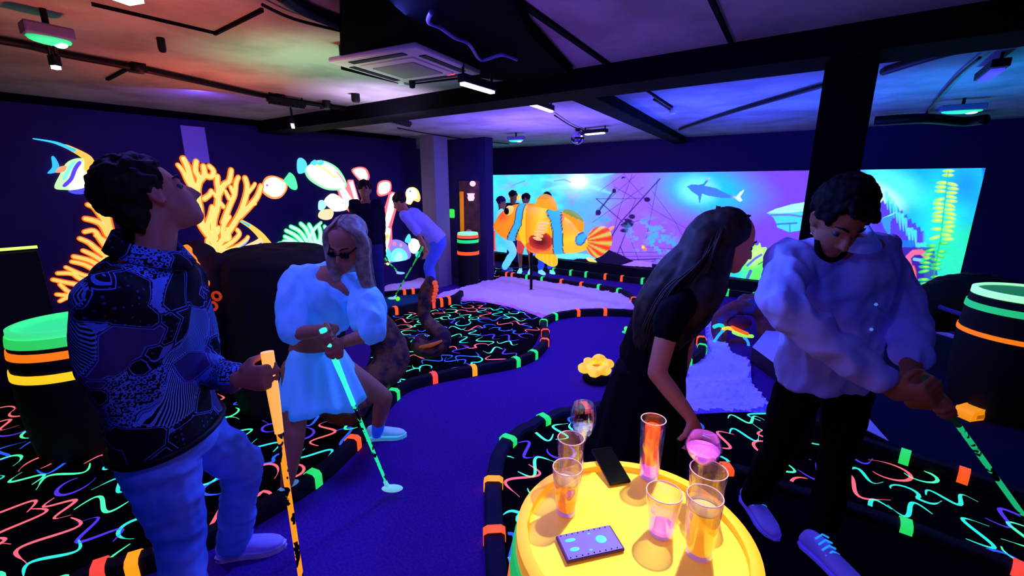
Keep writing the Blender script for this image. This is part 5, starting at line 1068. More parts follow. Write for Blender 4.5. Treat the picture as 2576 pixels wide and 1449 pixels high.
# ================================================================= PEOPLE
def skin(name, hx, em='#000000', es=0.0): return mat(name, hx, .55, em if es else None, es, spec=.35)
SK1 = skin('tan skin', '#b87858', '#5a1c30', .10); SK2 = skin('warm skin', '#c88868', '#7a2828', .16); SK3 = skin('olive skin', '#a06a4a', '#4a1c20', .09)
MALE = [(0, .168, .118), (.12, .17, .12), (.32, .15, .108), (.55, .165, .115), (.78, .19, .118), (.9, .165, .095), (.97, .105, .075), (1.03, .06, .06)]
FEM = [(0, .165, .12), (.12, .17, .125), (.36, .125, .092), (.58, .14, .108), (.74, .155, .118), (.88, .15, .09), (.96, .10, .07), (1.03, .05, .052)]
def torso(mb, Pv, M, N, aP, aN, prof=MALE, k=1.0, ex=0.0, t0=0.0, t1=2.0, fwd=None):
    ln = smooth_line([Pv, M, N], 10); spec = []
    def at(t): 
        t = max(0, min(1, t)) * (len(ln) - 1); i = min(int(t), len(ln) - 2); return ln[i].lerp(ln[i + 1], t - i)
    for t, w_, d_ in prof:
        if t < t0 or t > t1: continue
        tg = (at(t + .06) - at(t - .06)).normalized(); a = Vector(aP).lerp(Vector(aN), min(1, t)).normalized(); a = (a - tg * a.dot(tg)).normalized(); dv = tg.cross(a)
        c = at(t) + (tg * .03 if t > 1 else tg * 0); spec.append((c, a * (w_ * k + ex), dv * (d_ * k + ex)))
    oval_rings(mb, spec, 24); return spec
def figure(label, j, sk, hk=1.0, prof=MALE, k=1.0, vox=.007, ear=True, hands=None, feet=None, group=None):
    """j: joints in the room; one continuous body"""
    fz = [j[n] for n in ('Lan', 'Ran') if n in j]; base = sum(fz, Vector()) / len(fz)
    root = empty('person', (base.x, base.y, 0), label, 'person', group)
    mb = MB(); q, A = head(mb, j['head'], j['face'], j['crown'], hk, j['N'], ear)
    torso(mb, j['P'], j['M'], j['N'], j['aP'], j['aN'], prof, k)
    for s in ('L', 'R'):
        if s + 'sh' in j: sphere(mb, j[s + 'sh'], .058 * k, n=12, m=8); limb(mb, [j['N'] - Vector((0, 0, .05)), j[s + 'sh']], [.06 * k, .055 * k]); arm(mb, j[s + 'sh'], j[s + 'el'], j[s + 'wr'], k)
        if s + 'hi' in j: leg(mb, j[s + 'hi'], j[s + 'kn'], j[s + 'an'], k); 
    for h in hands or []: hand(mb, **h)
    for s, d in (feet or {}).items():
        a = j[s + 'an']; d = Vector(d).normalized(); limb(mb, [a, a + d * .08 - UPV * .03, a + d * .15 - UPV * .05], [.035, .032, .022])
    o = mb.build('body', sk, root); remesh(o, vox, 2)
    return root, q, A, o
GRIP = (1.1, 1.35, .95)
def grip_hand(shaft_pt, axis, out, side, wrist, k=1.0, curl=GRIP):
    """hand closed round a shaft: fingers run across it, palm on the side 'out'"""
    a = Vector(axis).normalized(); n = -Vector(out); n = (n - a * n.dot(a)).normalized(); d = n.cross(a) * side
    if d.dot(Vector(shaft_pt) - Vector(wrist)) < 0: d = -d
    w = Vector(shaft_pt) - n * .030 * k - d * .085 * k; sd = 1 if d.cross(n).dot(a) > 0 else -1
    return dict(wrist=w, d=d, n=n, curl=curl, k=k, side=sd), w

# ---- man in the patterned shirt, left foreground
def man_left():
    aN = (FH * .98 - RT * .16).normalized(); aP = (FH * .97 - RT * .22).normalized(); fd = (RT * .98 + FH * .16).normalized()
    N = P(384, 655, 1.34); Pv = P(432, 1100, 1.36); M = P(366, 880, 1.34); H = P(388, 502, 1.40)
    j = dict(N=N, P=Pv, M=M, aN=aN, aP=aP, head=H, face=(fd * .62 + UPV * .40 + FH * .66), crown=(UPV * .9 - fd * .4))
    j['Rsh'] = N - aN * .185 - UPV * .075 - fd * .02; j['Lsh'] = N + aN * .165 - UPV * .10 - fd * .02
    j['Rel'] = P(262, 925, 1.16); j['Rwr'] = P(372, 1090, 1.27); j['Lel'] = P(505, 925, 1.46); j['Lwr'] = P(612, 958, 1.34)
    j['Rhi'] = Pv - aP * .09 - UPV * .03; j['Rkn'] = P(455, 1345, 1.30); j['Ran'] = P(470, 1700, 1.18)
    j['Lhi'] = Pv + aP * .10 - UPV * .03; j['Lkn'] = P(612, 1165, 1.60); j['Lan'] = P(592, 1372, 1.66)
    top, bot = P(672, 885, 1.30), P(757, 1452, 1.22); dv_ = (bot - top).normalized(); bot = top + dv_ * ((top.z - .012) / -dv_.z)
    ax = (top - bot).normalized(); gp = top - ax * .075
    h1, w = grip_hand(gp, ax, (RT * -.1 - FH * .95), 1, j['Lwr'], 1.05); j['Lwr'] = w
    h2 = dict(wrist=j['Rwr'], d=(RT * .25 - UPV * .9 + FH * .2), n=FH, curl=(.3, .4, .3), k=.9, side=1)
    root, q, A, body = figure('curly-haired man in a dark patterned shirt and pale jeans looking up', j, SK1, 1.0, MALE, 1.0, .0065, hands=[h1, h2])
    eyes(q, root, 1.0)
    rnd = random.Random(2); mb = MB(); k = 1.0
    sphere(mb, q(0, -.028, .042), .087 * k, .100 * k, .098 * k, 20, 14, ax=A); sphere(mb, q(0, -.07, -.02), .07 * k, .05 * k, .07 * k, 14, 10, ax=A)
    for i in range(330):
        u, v = rnd.uniform(0, 2 * math.pi), rnd.uniform(-.25, 1); r = math.sqrt(max(0, 1 - v * v)); x, y, z = r * math.cos(u) * .092, r * math.sin(u) * .104 - .026, v * .106 + .04
        if y > .045 and z < .085: continue
        if y > .015 and abs(x) > .06 and z < .03: continue
        sphere(mb, q(x, y, z), rnd.uniform(.009, .017), n=6, m=5)
    for i in range(90):
        x, z = rnd.uniform(-.065, .065), rnd.uniform(-.085, .0); sphere(mb, q(x, -.085 - .02 * (z + .08) * 4, z), rnd.uniform(.006, .011), n=6, m=5)
    o = mb.build('hair', mat('dark brown hair', '#2a140c', .8, spec=.15), root); remesh(o, .006, 1, .003, 60)
    # patterned shirt
    m = mat('patchwork shirt cloth', '#0a0812', .85); nt = m.node_tree; b = nt.nodes['Principled BSDF']; Nn = nt.nodes.new; Lk = nt.links.new
    tc = Nn('ShaderNodeTexCoord'); mp = Nn('ShaderNodeMapping'); mp.inputs['Rotation'].default_value = (.35, .2, .55); Lk(tc.outputs['Object'], mp.inputs[0])
    v1 = Nn('ShaderNodeTexVoronoi'); v1.inputs['Scale'].default_value = 7.5; v1.distance = 'CHEBYCHEV'; Lk(mp.outputs[0], v1.inputs['Vector'])
    v2 = Nn('ShaderNodeTexVoronoi'); v2.feature = 'F2'; v2.inputs['Scale'].default_value = 7.5; v2.distance = 'CHEBYCHEV'; Lk(mp.outputs[0], v2.inputs['Vector'])
    sb = Nn('ShaderNodeMath'); sb.operation = 'SUBTRACT'; Lk(v2.outputs['Distance'], sb.inputs[0]); Lk(v1.outputs['Distance'], sb.inputs[1])
    def rng(lo, hi): 
        a, c, d = Nn('ShaderNodeMath'), Nn('ShaderNodeMath'), Nn('ShaderNodeMath'); a.operation = 'GREATER_THAN'; a.inputs[1].default_value = lo; c.operation = 'LESS_THAN'; c.inputs[1].default_value = hi; d.operation = 'MULTIPLY'; return a, c, d
    def band(src, lo, hi): a, c, d = rng(lo, hi); Lk(src, a.inputs[0]); Lk(src, c.inputs[0]); Lk(a.outputs[0], d.inputs[0]); Lk(c.outputs[0], d.inputs[1]); return d.outputs[0]
    sx = Nn('ShaderNodeSeparateColor'); Lk(v1.outputs['Color'], sx.inputs[0]); cell = sx.outputs[0]
    edge = band(sb.outputs[0], .03, .055)
    wv = Nn('ShaderNodeTexWave'); wv.inputs['Scale'].default_value = 55; Lk(mp.outputs[0], wv.inputs['Vector']); st = band(wv.outputs[0], .5, 2)
    dv = Nn('ShaderNodeTexVoronoi'); dv.inputs['Scale'].default_value = 75; dv.inputs['Randomness'].default_value = .25; Lk(mp.outputs[0], dv.inputs['Vector']); dt = band(dv.outputs['Distance'], .30, .55)
    hv = Nn('ShaderNodeTexVoronoi'); hv.inputs['Scale'].default_value = 55; hv.inputs['Randomness'].default_value = .0; Lk(tc.outputs['Object'], hv.inputs['Vector']); ht = band(hv.outputs['Distance'], .0, .22)
    cur = None
    def lay(prev, fac, hx):
        x = Nn('ShaderNodeMix'); x.data_type = 'RGBA'; x.inputs[7].default_value = (*lin(hx), 1); Lk(fac, x.inputs[0])
        if prev is None: x.inputs[6].default_value = (*lin('#0c0814'), 1)
        else: Lk(prev, x.inputs[6])
        return x.outputs[2]
    def mul(a, c): x = Nn('ShaderNodeMath'); x.operation = 'MULTIPLY'; Lk(a, x.inputs[0]); Lk(c, x.inputs[1]); return x.outputs[0]
    cur = lay(cur, band(cell, .36, .56), '#4a3c78'); cur = lay(cur, mul(band(cell, .56, .68), st), '#7ab0ff'); cur = lay(cur, mul(band(cell, .68, .86), dt), '#6a90f0'); cur = lay(cur, mul(band(cell, .18, .30), ht), '#3a4a90'); cur = lay(cur, edge, '#6a8cf0')
    Lk(cur, b.inputs['Base Color'])
    mb = MB(); S_ = [(-.06, .182, .128), (.04, .185, .135), (.12, .182, .13), (.32, .172, .128), (.55, .18, .132), (.78, .196, .13), (.9, .17, .105), (.985, .098, .085)]
    torso(mb, j['P'], j['M'], j['N'], aP, aN, S_, 1.0, .014)
    for s in 'LR':
        limb(mb, [N - UPV * .06, j[s + 'sh']], [.085, .078]); el, wr = j[s + 'el'], j[s + 'wr']; wc = lerp(el, wr, .86 if s == 'L' else 1.06)
        limb(mb, [j[s + 'sh'], lerp(j[s + 'sh'], el, .5), el], [.074, .072, .064], per=3); limb(mb, [el, lerp(el, wc, .5), wc], [.064, .056, .048], per=3)
    o = mb.build('patterned_shirt', m, root); remesh(o, .0075, 2, .020, 6, (1, 1, .7), 3)
    mb = MB(); cr = [N + aN * (.075 * math.cos(t)) + fd * (.07 * math.sin(t)) + UPV * (.02 - .035 * math.sin(t)) for t in [math.pi * 2 * i / 20 for i in range(21)]]
    for p_ in cr: pass
    rings = []
    for i, p_ in enumerate(cr[:-1]):
        r_ = (p_ - N); r_.z = 0; r_.normalize(); rings.append([p_ + UPV * .035, p_ + UPV * .045 + r_ * .012, p_ - UPV * .005 + r_ * .04, p_ - UPV * .012 + r_ * .025])
    bridge(mb, rings, closed_loop=True); mb.build('collar', m, root)
    # jeans
    mj = mat('pale blue jeans', '#7c98f8', .8, '#0840ff', .07, noise_mix=('#5a78e8', 5, .4, .6), bump=(160, .2, .002))
    mb = MB(); torso(mb, j['P'] - UPV * .05, j['M'], j['N'], aP, aN, [(0, .16, .12), (.08, .175, .13), (.2, .165, .12)], 1, .012)
    leg(mb, j['Rhi'], j['Rkn'], j['Ran'], 1.12, .012, .068); leg(mb, j['Lhi'], j['Lkn'], j['Lan'] + UPV * .03, 1.12, .012, .07)
    o = mb.build('jeans', mj, root); remesh(o, .0075, 2, .013, 9, (.8, .8, 1.3), 8)
    ms = mat('pale sneaker', '#b8a8f0', .7, '#3a2ad8', .25); mw = mat('white sole', '#e8e8ff', .6)
    shoe(root, j['Lan'], RT * .95 + FH * .25, ms, mw, floor=.0, lace=neon('bright laces', '#48e8ff', .7)); shoe(root, j['Ran'], RT * .9 - FH * .1, ms, mw, floor=.0, lace=neon('bright laces', '#48e8ff', .7))
    mb = MB(); sp = torso(MB(), j['P'], j['M'], j['N'], aP, aN, [(.07, .182, .136)], 1, .016)[0]; tube(mb, [sp[0] + sp[1] * math.cos(t) + sp[2] * math.sin(t) for t in [2 * math.pi * i / 28 for i in range(29)]], .012, 8, caps=False)
    mb.build('belt', M_dark, root)
    putter(top, bot, '#ff9a1c', 'yellow putter held upright by the man in the patterned shirt', gripfrac=.24, r=.0095, gr=.0190, headdir=RT, gcol='#ffae1e')
man_left()

# ---- blonde woman in white
def woman_white():
    aN = (RT * .98 - FH * .15).normalized(); aP = (RT * .9 - FH * .4).normalized()
    N = P(842, 690, 2.17); M = P(800, 800, 2.26); Pv = P(792, 905, 2.34); H = P(872, 615, 2.12)
    j = dict(N=N, P=Pv, M=M, aN=-aN, aP=-aP, head=H, face=(RT * -.15 - FH * .85 - UPV * .45), crown=(UPV * .9 - FH * .4))
    j['Rsh'] = P(752, 700, 2.18); j['Lsh'] = P(912, 730, 2.16); j['Rel'] = P(738, 840, 2.05); j['Lel'] = P(938, 838, 2.02)
    j['Rwr'] = P(832, 905, 1.95); j['Lwr'] = P(868, 850, 1.95)
    j['Rhi'] = P(745, 930, 2.30); j['Lhi'] = P(850, 925, 2.36); j['Lkn'] = P(965, 1000, 2.36); j['Lan'] = P(948, 1085, 2.60); j['Rkn'] = P(742, 1095, 2.10); j['Ran'] = P(722, 1215, 2.02)
    top, bot = P(812, 828, 1.86), P(978, 1235, 2.05)
    if bot.z < .015: bot.z = .015
    ax = (top - bot).normalized()
    g1, w1 = grip_hand(top - ax * .13, ax, (FH * .3 + RT * .8), 1, j['Lwr']); g2, w2 = grip_hand(top - ax * .05, ax, (FH * .3 - RT * .8), 1, j['Rwr']); 
    j['Lwr'], j['Rwr'] = w1, w2
    root, q, A, body = figure('blonde woman in a white puff-sleeved blouse and white skirt leaning over a green putter', j, SK2 if False else SK1, .98, FEM, .92, .0075, ear=False, hands=[g1, g2])
    eyes(q, root, .98)
    mb = MB(); tube(mb, [q(-.074, .02, .012), q(-.05, .086, .008), q(0, .098, .008), q(.05, .086, .008), q(.074, .02, .012)], .004, 8)
    for e in (-1, 1): sphere(mb, q(e * .031, .094, .002), .026, .008, .019, 14, 8, ax=A)
    mb.build('sunglasses', mat('black lenses', '#040308', .15), root)
    hb = mat('blonde hair', '#b8a088', .6, '#2a2030', .2, noise_mix=('#8a7464', 30, .4, .6))
    mb = MB(); sphere(mb, q(0, -.03, .045), .084, .096, .092, 18, 12, ax=A)
    for sg in (1, -1):
        e0 = q(sg * .088, .0, .0); limb(mb, [q(sg * .04, -.0, .09), q(sg * .078, -.01, .05), e0, e0 - UPV * .10 + RT * .01 * sg, e0 - UPV * .22 + FH * .02, e0 - UPV * .32 + FH * .03], [.03, .034, .036, .036, .032, .012])
    limb(mb, [q(0, -.07, .04), q(.03, -.11, -.02), q(.05, -.11, -.05) - UPV * .15], [.08, .08, .05])
    o = mb.build('hair', hb, root); remesh(o, .008, 1, .006, 20, (1, 1, .2), 4)
    def pth(rnd, t):
        sg = rnd.choice((-1, 1)); a = rnd.uniform(.0, 1); e0 = q(sg * (.085 + .02 * a), rnd.uniform(-.05, .035), .0)
        pts = [q(sg * .012, rnd.uniform(-.06, .04), .138), q(sg * (.07 + .012 * a), rnd.uniform(-.04, .03), .075), e0]; w = rnd.uniform(-.015, .03)
        for i in range(1, 5): pts.append(e0 - UPV * .085 * i * (1 - .15 * a) + RT * sg * (w * i * .25 + .004 * math.sin(i * 2 + a * 6)) + FH * .006 * i)
        return smooth_line(pts, 3)
    strands(root, None, pth, 190, hb, .0026, 'hair_strands', 4)
    mwc = mat('white blouse cloth', '#a0dcff', .8, '#0a70ff', .20, spec=.1); mws = mat('white skirt cloth', '#a0dcff', .8, '#0a78ff', .30, spec=.1)
    mb = MB(); BL_ = [(.50, .15, .118), (.58, .158, .125), (.74, .165, .13), (.88, .16, .105), (.945, .12, .085)]
    torso(mb, j['P'], j['M'], j['N'], j['aP'], j['aN'], BL_, .95, .016)
    for s in 'LR':
        e = lerp(j[s + 'sh'], j[s + 'el'], .92); limb(mb, [lerp(N, j[s + 'sh'], .6), j[s + 'sh'], lerp(j[s + 'sh'], e, .5), e], [.065, .078, .092, .072], per=3)
        sphere(mb, lerp(j[s + 'sh'], e, .7) - UPV * .02, .088, .085, .065)
    o = mb.build('blouse', mwc, root); remesh(o, .0075, 2, .024, 9, (1.3, 1.3, .5), 2)
    # flared pleated skirt
    mb = MB(); W0 = lerp(Pv, M, .35); rings = []; n = 72; hemc = P(812, 1000, 2.30)
    aa, bb = aP, aP.cross(UPV)
    for kx in range(9):
        t = kx / 8; c = W0.lerp(hemc, t); R1 = .135 + .12 * t ** .8; R2 = .11 + .12 * t ** .8
        rings.append([c + aa * (R1 + .014 * t * math.sin(14 * th_)) * math.cos(th_) + bb * (R2 + .014 * t * math.sin(14 * th_)) * math.sin(th_) - UPV * .02 * t * math.sin(5 * th_ + 1) for th_ in [2 * math.pi * i / n for i in range(n)]])
    bridge(mb, rings, caps=False); o = mb.build('skirt', mws, root); sm = o.modifiers.new('t', 'SOLIDIFY'); sm.thickness = .004
    ms = mat('white sneaker', '#e8fbff', .6, '#28a0c8', .35); mo = mat('blue sock', '#3a6aff', .8, '#1040f0', .35)
    shoe(root, j['Lan'], RT * .95 + FH * .15, ms, ms, floor=0, k=.92); shoe(root, j['Ran'], RT * -.55 - FH * .75, ms, ms, floor=0.0, k=.92)
    mb = MB(); limb(mb, [j['Lan'] - UPV * .02, lerp(j['Lan'], j['Lkn'], .32)], [.036, .042]); mb.build('sock', mo, root)
    putter(top, bot, '#20e8a0', 'green putter held by the blonde woman in white', gripfrac=.30, r=.009, gr=.016, headdir=RT, hd='#8ae8e8', gcol='#38ffd0', k=1.0, striped_from=.42)
woman_white()

# ---- long-haired woman in black bending to the right
def woman_black():
    aN = (FH * .95 - RT * .25).normalized(); fd = (RT * .9 + FH * .1 - UPV * .3).normalized()
    N = P(1758, 705, 1.82); M = P(1672, 800, 1.88); Pv = P(1634, 930, 1.95); H = P(1838, 612, 1.80)
    j = dict(N=N, P=Pv, M=M, aN=aN, aP=aN, head=H, face=(RT * .9 - UPV * .28 + FH * .15), crown=(UPV * .92 + RT * .3))
    j['Rsh'] = P(1690, 790, 1.66); j['Lsh'] = P(1735, 765, 1.98); j['Rel'] = P(1652, 938, 1.58); j['Rwr'] = P(1738, 1050, 1.50); j['Lel'] = P(1720, 900, 1.98); j['Lwr'] = P(1690, 1010, 1.9)
    j['Rhi'] = Pv - aN * .09 - UPV * .04; j['Lhi'] = Pv + aN * .09 - UPV * .04; j['Rkn'] = P(1590, 1150, 1.80); j['Ran'] = P(1580, 1330, 1.9); j['Lkn'] = P(1620, 1120, 2.05); j['Lan'] = P(1590, 1270, 2.12)
    for a in ('Ran', 'Lan'): j[a].z = .09
    hR = dict(wrist=j['Rwr'], d=(RT * .35 - UPV * .85 - FH * .1), n=(-RT * .6 + FH * .6), curl=(.55, .7, .5), side=-1); hL = dict(wrist=j['Lwr'], d=(RT * .2 - UPV * .9), n=RT * -1, curl=(.4, .5, .4), side=1)
    root, q, A, body = figure('woman in a black dress with very long dark hair bending beside the barrel table', j, SK2, .98, FEM, .9, .0075, ear=False, hands=[hR, hL])
    eyes(q, root, .98)
    hm = mat('long dark hair', '#2a1812', .6, spec=.3, noise_mix=('#4a3020', 18, .45, .65))
    mb = MB(); sphere(mb, q(0, -.042, .045), .086, .098, .095, 20, 14, ax=A)
    limb(mb, [q(0, -.05, .05), P(1790, 600, 1.82), P(1755, 690, 1.80), P(1720, 780, 1.76), P(1690, 850, 1.72)], [.09, .11, .12, .115, .06])
    limb(mb, [P(1790, 620, 1.80), P(1715, 690, 1.84), P(1650, 780, 1.86), P(1618, 850, 1.86)], [.09, .11, .10, .05]); limb(mb, [q(-.06, -.02, .06), q(-.08, -.04, -.02), P(1785, 720, 1.70), P(1750, 800, 1.68)], [.03, .045, .07, .04])
    o = mb.build('hair', hm, root); remesh(o, .008, 1, .006, 16, (.5, 1, .4), 6)
    def pth(rnd, t):
        u = rnd.random(); h = 1.68 + .2 * rnd.random(); st = q(rnd.uniform(-.07, .03), rnd.uniform(-.09, .02), .13)
        a = P(1760 + 50 * u, 600 + 60 * (1 - u), h - .0); b = P(1675 + 95 * u, 720 + 20 * u, h); c = P(1625 + 110 * u, 800 + 30 * u, h); d = P(1605 + 110 * u + rnd.uniform(-8, 8), 862 + 20 * rnd.random(), h)
        return smooth_line([st, a, b, c, d], 4)
    strands(root, None, pth, 170, hm, .003, 'hair_strands', 9)
    md = mat('black dress cloth', '#0a080e', .85, spec=.1)
    mb = MB(); torso(mb, j['P'], j['M'], j['N'], aN, aN, [(-.02, .175, .135), (.12, .18, .138), (.25, .165, .125), (.36, .15, .118), (.58, .155, .125), (.74, .16, .125), (.9, .14, .095)], .95, .014)
    for s in 'LR': limb(mb, [lerp(N, j[s + 'sh'], .5), j[s + 'sh'], lerp(j[s + 'sh'], j[s + 'el'], .28)], [.07, .07, .058])
    rings = []; c0_ = Pv + UPV * .02; c1_ = P(1588, 1165, 1.92)
    for kx in range(8):
        t = kx / 7; c = c0_.lerp(c1_, t); R = .16 + .09 * t; rings.append([c + RT * (R + .01 * t * math.sin(11 * a)) * math.cos(a) + FH * (R + .01 * t * math.sin(11 * a)) * math.sin(a) for a in [2 * math.pi * i / 48 for i in range(48)]])
    bridge(mb, rings); o = mb.build('dress', md, root); remesh(o, .009, 2, .010, 8, (1, 1, .4), 7)
    ms = mat('black shoe', '#08080c', .5); shoe(root, j['Ran'], RT, ms, ms, floor=0, k=.92); shoe(root, j['Lan'], RT, ms, ms, floor=0, k=.92)
woman_black()

# ---- man in the pale blue shirt, bending over a putter
def man_right():
    aN = (RT * .97 + FH * .22).normalized(); aP = (RT * .96 + FH * .1).normalized()
    N = P(2118, 612, 1.66); M = P(2100, 790, 1.76); Pv = P(2068, 955, 1.82); H = P(2108, 556, 1.58)
    j = dict(N=N, P=Pv, M=M, aN=-aN, aP=-aP, head=H, face=(RT * -.10 - FH * .78 - UPV * .58), crown=(UPV * .86 - FH * .5))
    j['Rsh'] = P(1985, 655, 1.66); j['Lsh'] = P(2215, 640, 1.74); j['Rel'] = P(1960, 760, 1.48); j['Rwr'] = P(2215, 900, 1.34); j['Lel'] = P(2285, 815, 1.66); j['Lwr'] = P(2320, 950, 1.46)
    j['Rhi'] = P(2005, 985, 1.84); j['Lhi'] = P(2130, 985, 1.84); j['Rkn'] = P(1955, 1130, 1.86); j['Ran'] = P(1893, 1262, 1.94); j['Lkn'] = P(2105, 1150, 1.72); j['Lan'] = P(2072, 1318, 1.64)
    top, bot = P(2328, 950, 1.30), P(2600, 1345, 1.25); dirp = (bot - top).normalized(); bot = top + dirp * min(.95, (top.z - .02) / -dirp.z)
    ax = (top - bot).normalized(); 
    g1, w1 = grip_hand(top - ax * .04, ax, (-RT * .8 - FH * .4), 1, j['Rwr'], 1.05); g2, w2 = grip_hand(top - ax * .13, ax, (RT * .8 + FH * .5), 1, j['Lwr'], 1.05)
    j['Rwr'] = w1; j['Lwr'] = w2
    root, q, A, body = figure('man in a pale blue shirt and black trousers bending over his putter', j, SK3, 1.0, MALE, 1.0, .0065, hands=[g1, g2])
    eyes(q, root, 1.0)
    rnd = random.Random(8); mb = MB(); k = .94; sphere(mb, q(0, -.03, .05), .086 * k, .10 * k, .10 * k, 20, 14, ax=A)
    for i in range(420):
        u, v = rnd.uniform(0, 2 * math.pi), rnd.uniform(-.15, 1); r = math.sqrt(max(0, 1 - v * v)); x, y, z = r * math.cos(u) * .083, r * math.sin(u) * .100 - .022, v * .118 + .042
        if y > .05 and z < .088: continue
        if y > .0 and z < .0: continue
        sphere(mb, q(x, y, z), rnd.uniform(.009, .018), n=6, m=5)
    for i in range(50): x, y = rnd.uniform(-.05, .05), rnd.uniform(.05, .1); sphere(mb, q(x, y, .10 + rnd.uniform(-.01, .02)), rnd.uniform(.008, .016), n=6, m=5)
    o = mb.build('hair', mat('black hair', '#0a0608', .75, spec=.15), root); remesh(o, .006, 1, .003, 60)
    mb = MB(); tube(mb, smooth_line([q(-.055, .045, -.055), q(-.04, .07, -.095), q(0, .088, -.108), q(.04, .07, -.095), q(.055, .045, -.055)], 3), .012, 8); mb.build('beard', mat('black hair', '#0a0608'), root)
    ms_ = mat('pale blue shirt cloth', '#c4c8ff', .8, '#2422b0', .10, spec=.1, bump=(220, .15, .001))
    mb = MB(); S_ = [(-.07, .19, .135), (.04, .19, .14), (.15, .185, .14), (.34, .185, .142), (.55, .192, .145), (.78, .205, .14), (.9, .175, .11), (.975, .095, .085)]
    torso(mb, j['P'], j['M'], j['N'], j['aP'], j['aN'], S_, 1.0, .016)
    for s in 'LR':
        sh, el, wr = j[s + 'sh'], j[s + 'el'], j[s + 'wr']; wc = lerp(el, wr, .82 if s == 'R' else .45); limb(mb, [lerp(N, sh, .45) - UPV * .04, sh], [.085, .084])
        limb(mb, [sh, lerp(sh, el, .5), el], [.082, .080, .072], per=3); limb(mb, [el, lerp(el, wc, .5), wc], [.072, .067, .060], per=3)
    o = mb.build('shirt', ms_, root); remesh(o, .0075, 2, .027, 6.5, (1.3, 1.3, .9), 12)
    mb = MB(); rings = []
    for i in range(24):
        t = 2 * math.pi * i / 24; r_ = (aN * math.cos(t) - FH * math.sin(t)); p_ = N + r_ * .072 - FH * .012 + UPV * (.045 - .05 * max(0, math.sin(t))); rings.append([p_ + UPV * .03, p_ + UPV * .038 + r_ * .012, p_ - UPV * .012 + r_ * .055, p_ - UPV * .02 + r_ * .030])
    bridge(mb, rings, closed_loop=True); mb.build('collar', mat('bright collar cloth', '#d8dcff', .8, '#2438d0', .2, spec=.1), root)
    for t in (.22, .38, .54, .70):
        sp = torso(MB(), j['P'], j['M'], j['N'], j['aP'], j['aN'], [(t, .195, .145)], 1, .02)[0]; dv = sp[2] if sp[2].dot(FH) < 0 else -sp[2]; mb = MB(); sphere(mb, sp[0] + dv * 1.02, .006, n=8, m=6); mb.build('button', neon('pale button', '#6a9aff', .5), root)
    mt = mat('black trousers cloth', '#08070c', .9, spec=.08)
    mb = MB(); torso(mb, j['P'] - UPV * .04, j['M'], j['N'], j['aP'], j['aN'], [(0, .16, .12), (.08, .175, .125), (.2, .165, .12)], 1, .01)
    leg(mb, j['Rhi'], j['Rkn'], j['Ran'] + UPV * .03, 1.02, .012, .062); leg(mb, j['Lhi'], j['Lkn'], j['Lan'] + UPV * .03, 1.02, .012, .062); o = mb.build('trousers', mt, root); remesh(o, .009, 2, .010, 6, seed=2)
    msn = mat('lavender white sneaker', '#b0a0f0', .6, '#3a2ad8', .22); ml = neon('sky blue laces', '#28a0ff', .8)
    shoe(root, j['Lan'], RT * .28 - FH * .95, msn, msn, floor=0.0, lace=ml, k=1.05); shoe(root, j['Ran'], RT * .02 - FH, msn, msn, floor=0.0, lace=ml, k=1.05)
    putter(top, bot, '#18b070', 'green striped putter held by the man in the pale blue shirt', gripfrac=.22, r=.0085, gr=.013, headdir=RT, gcol='#0c2a20', es=.3)
man_right()

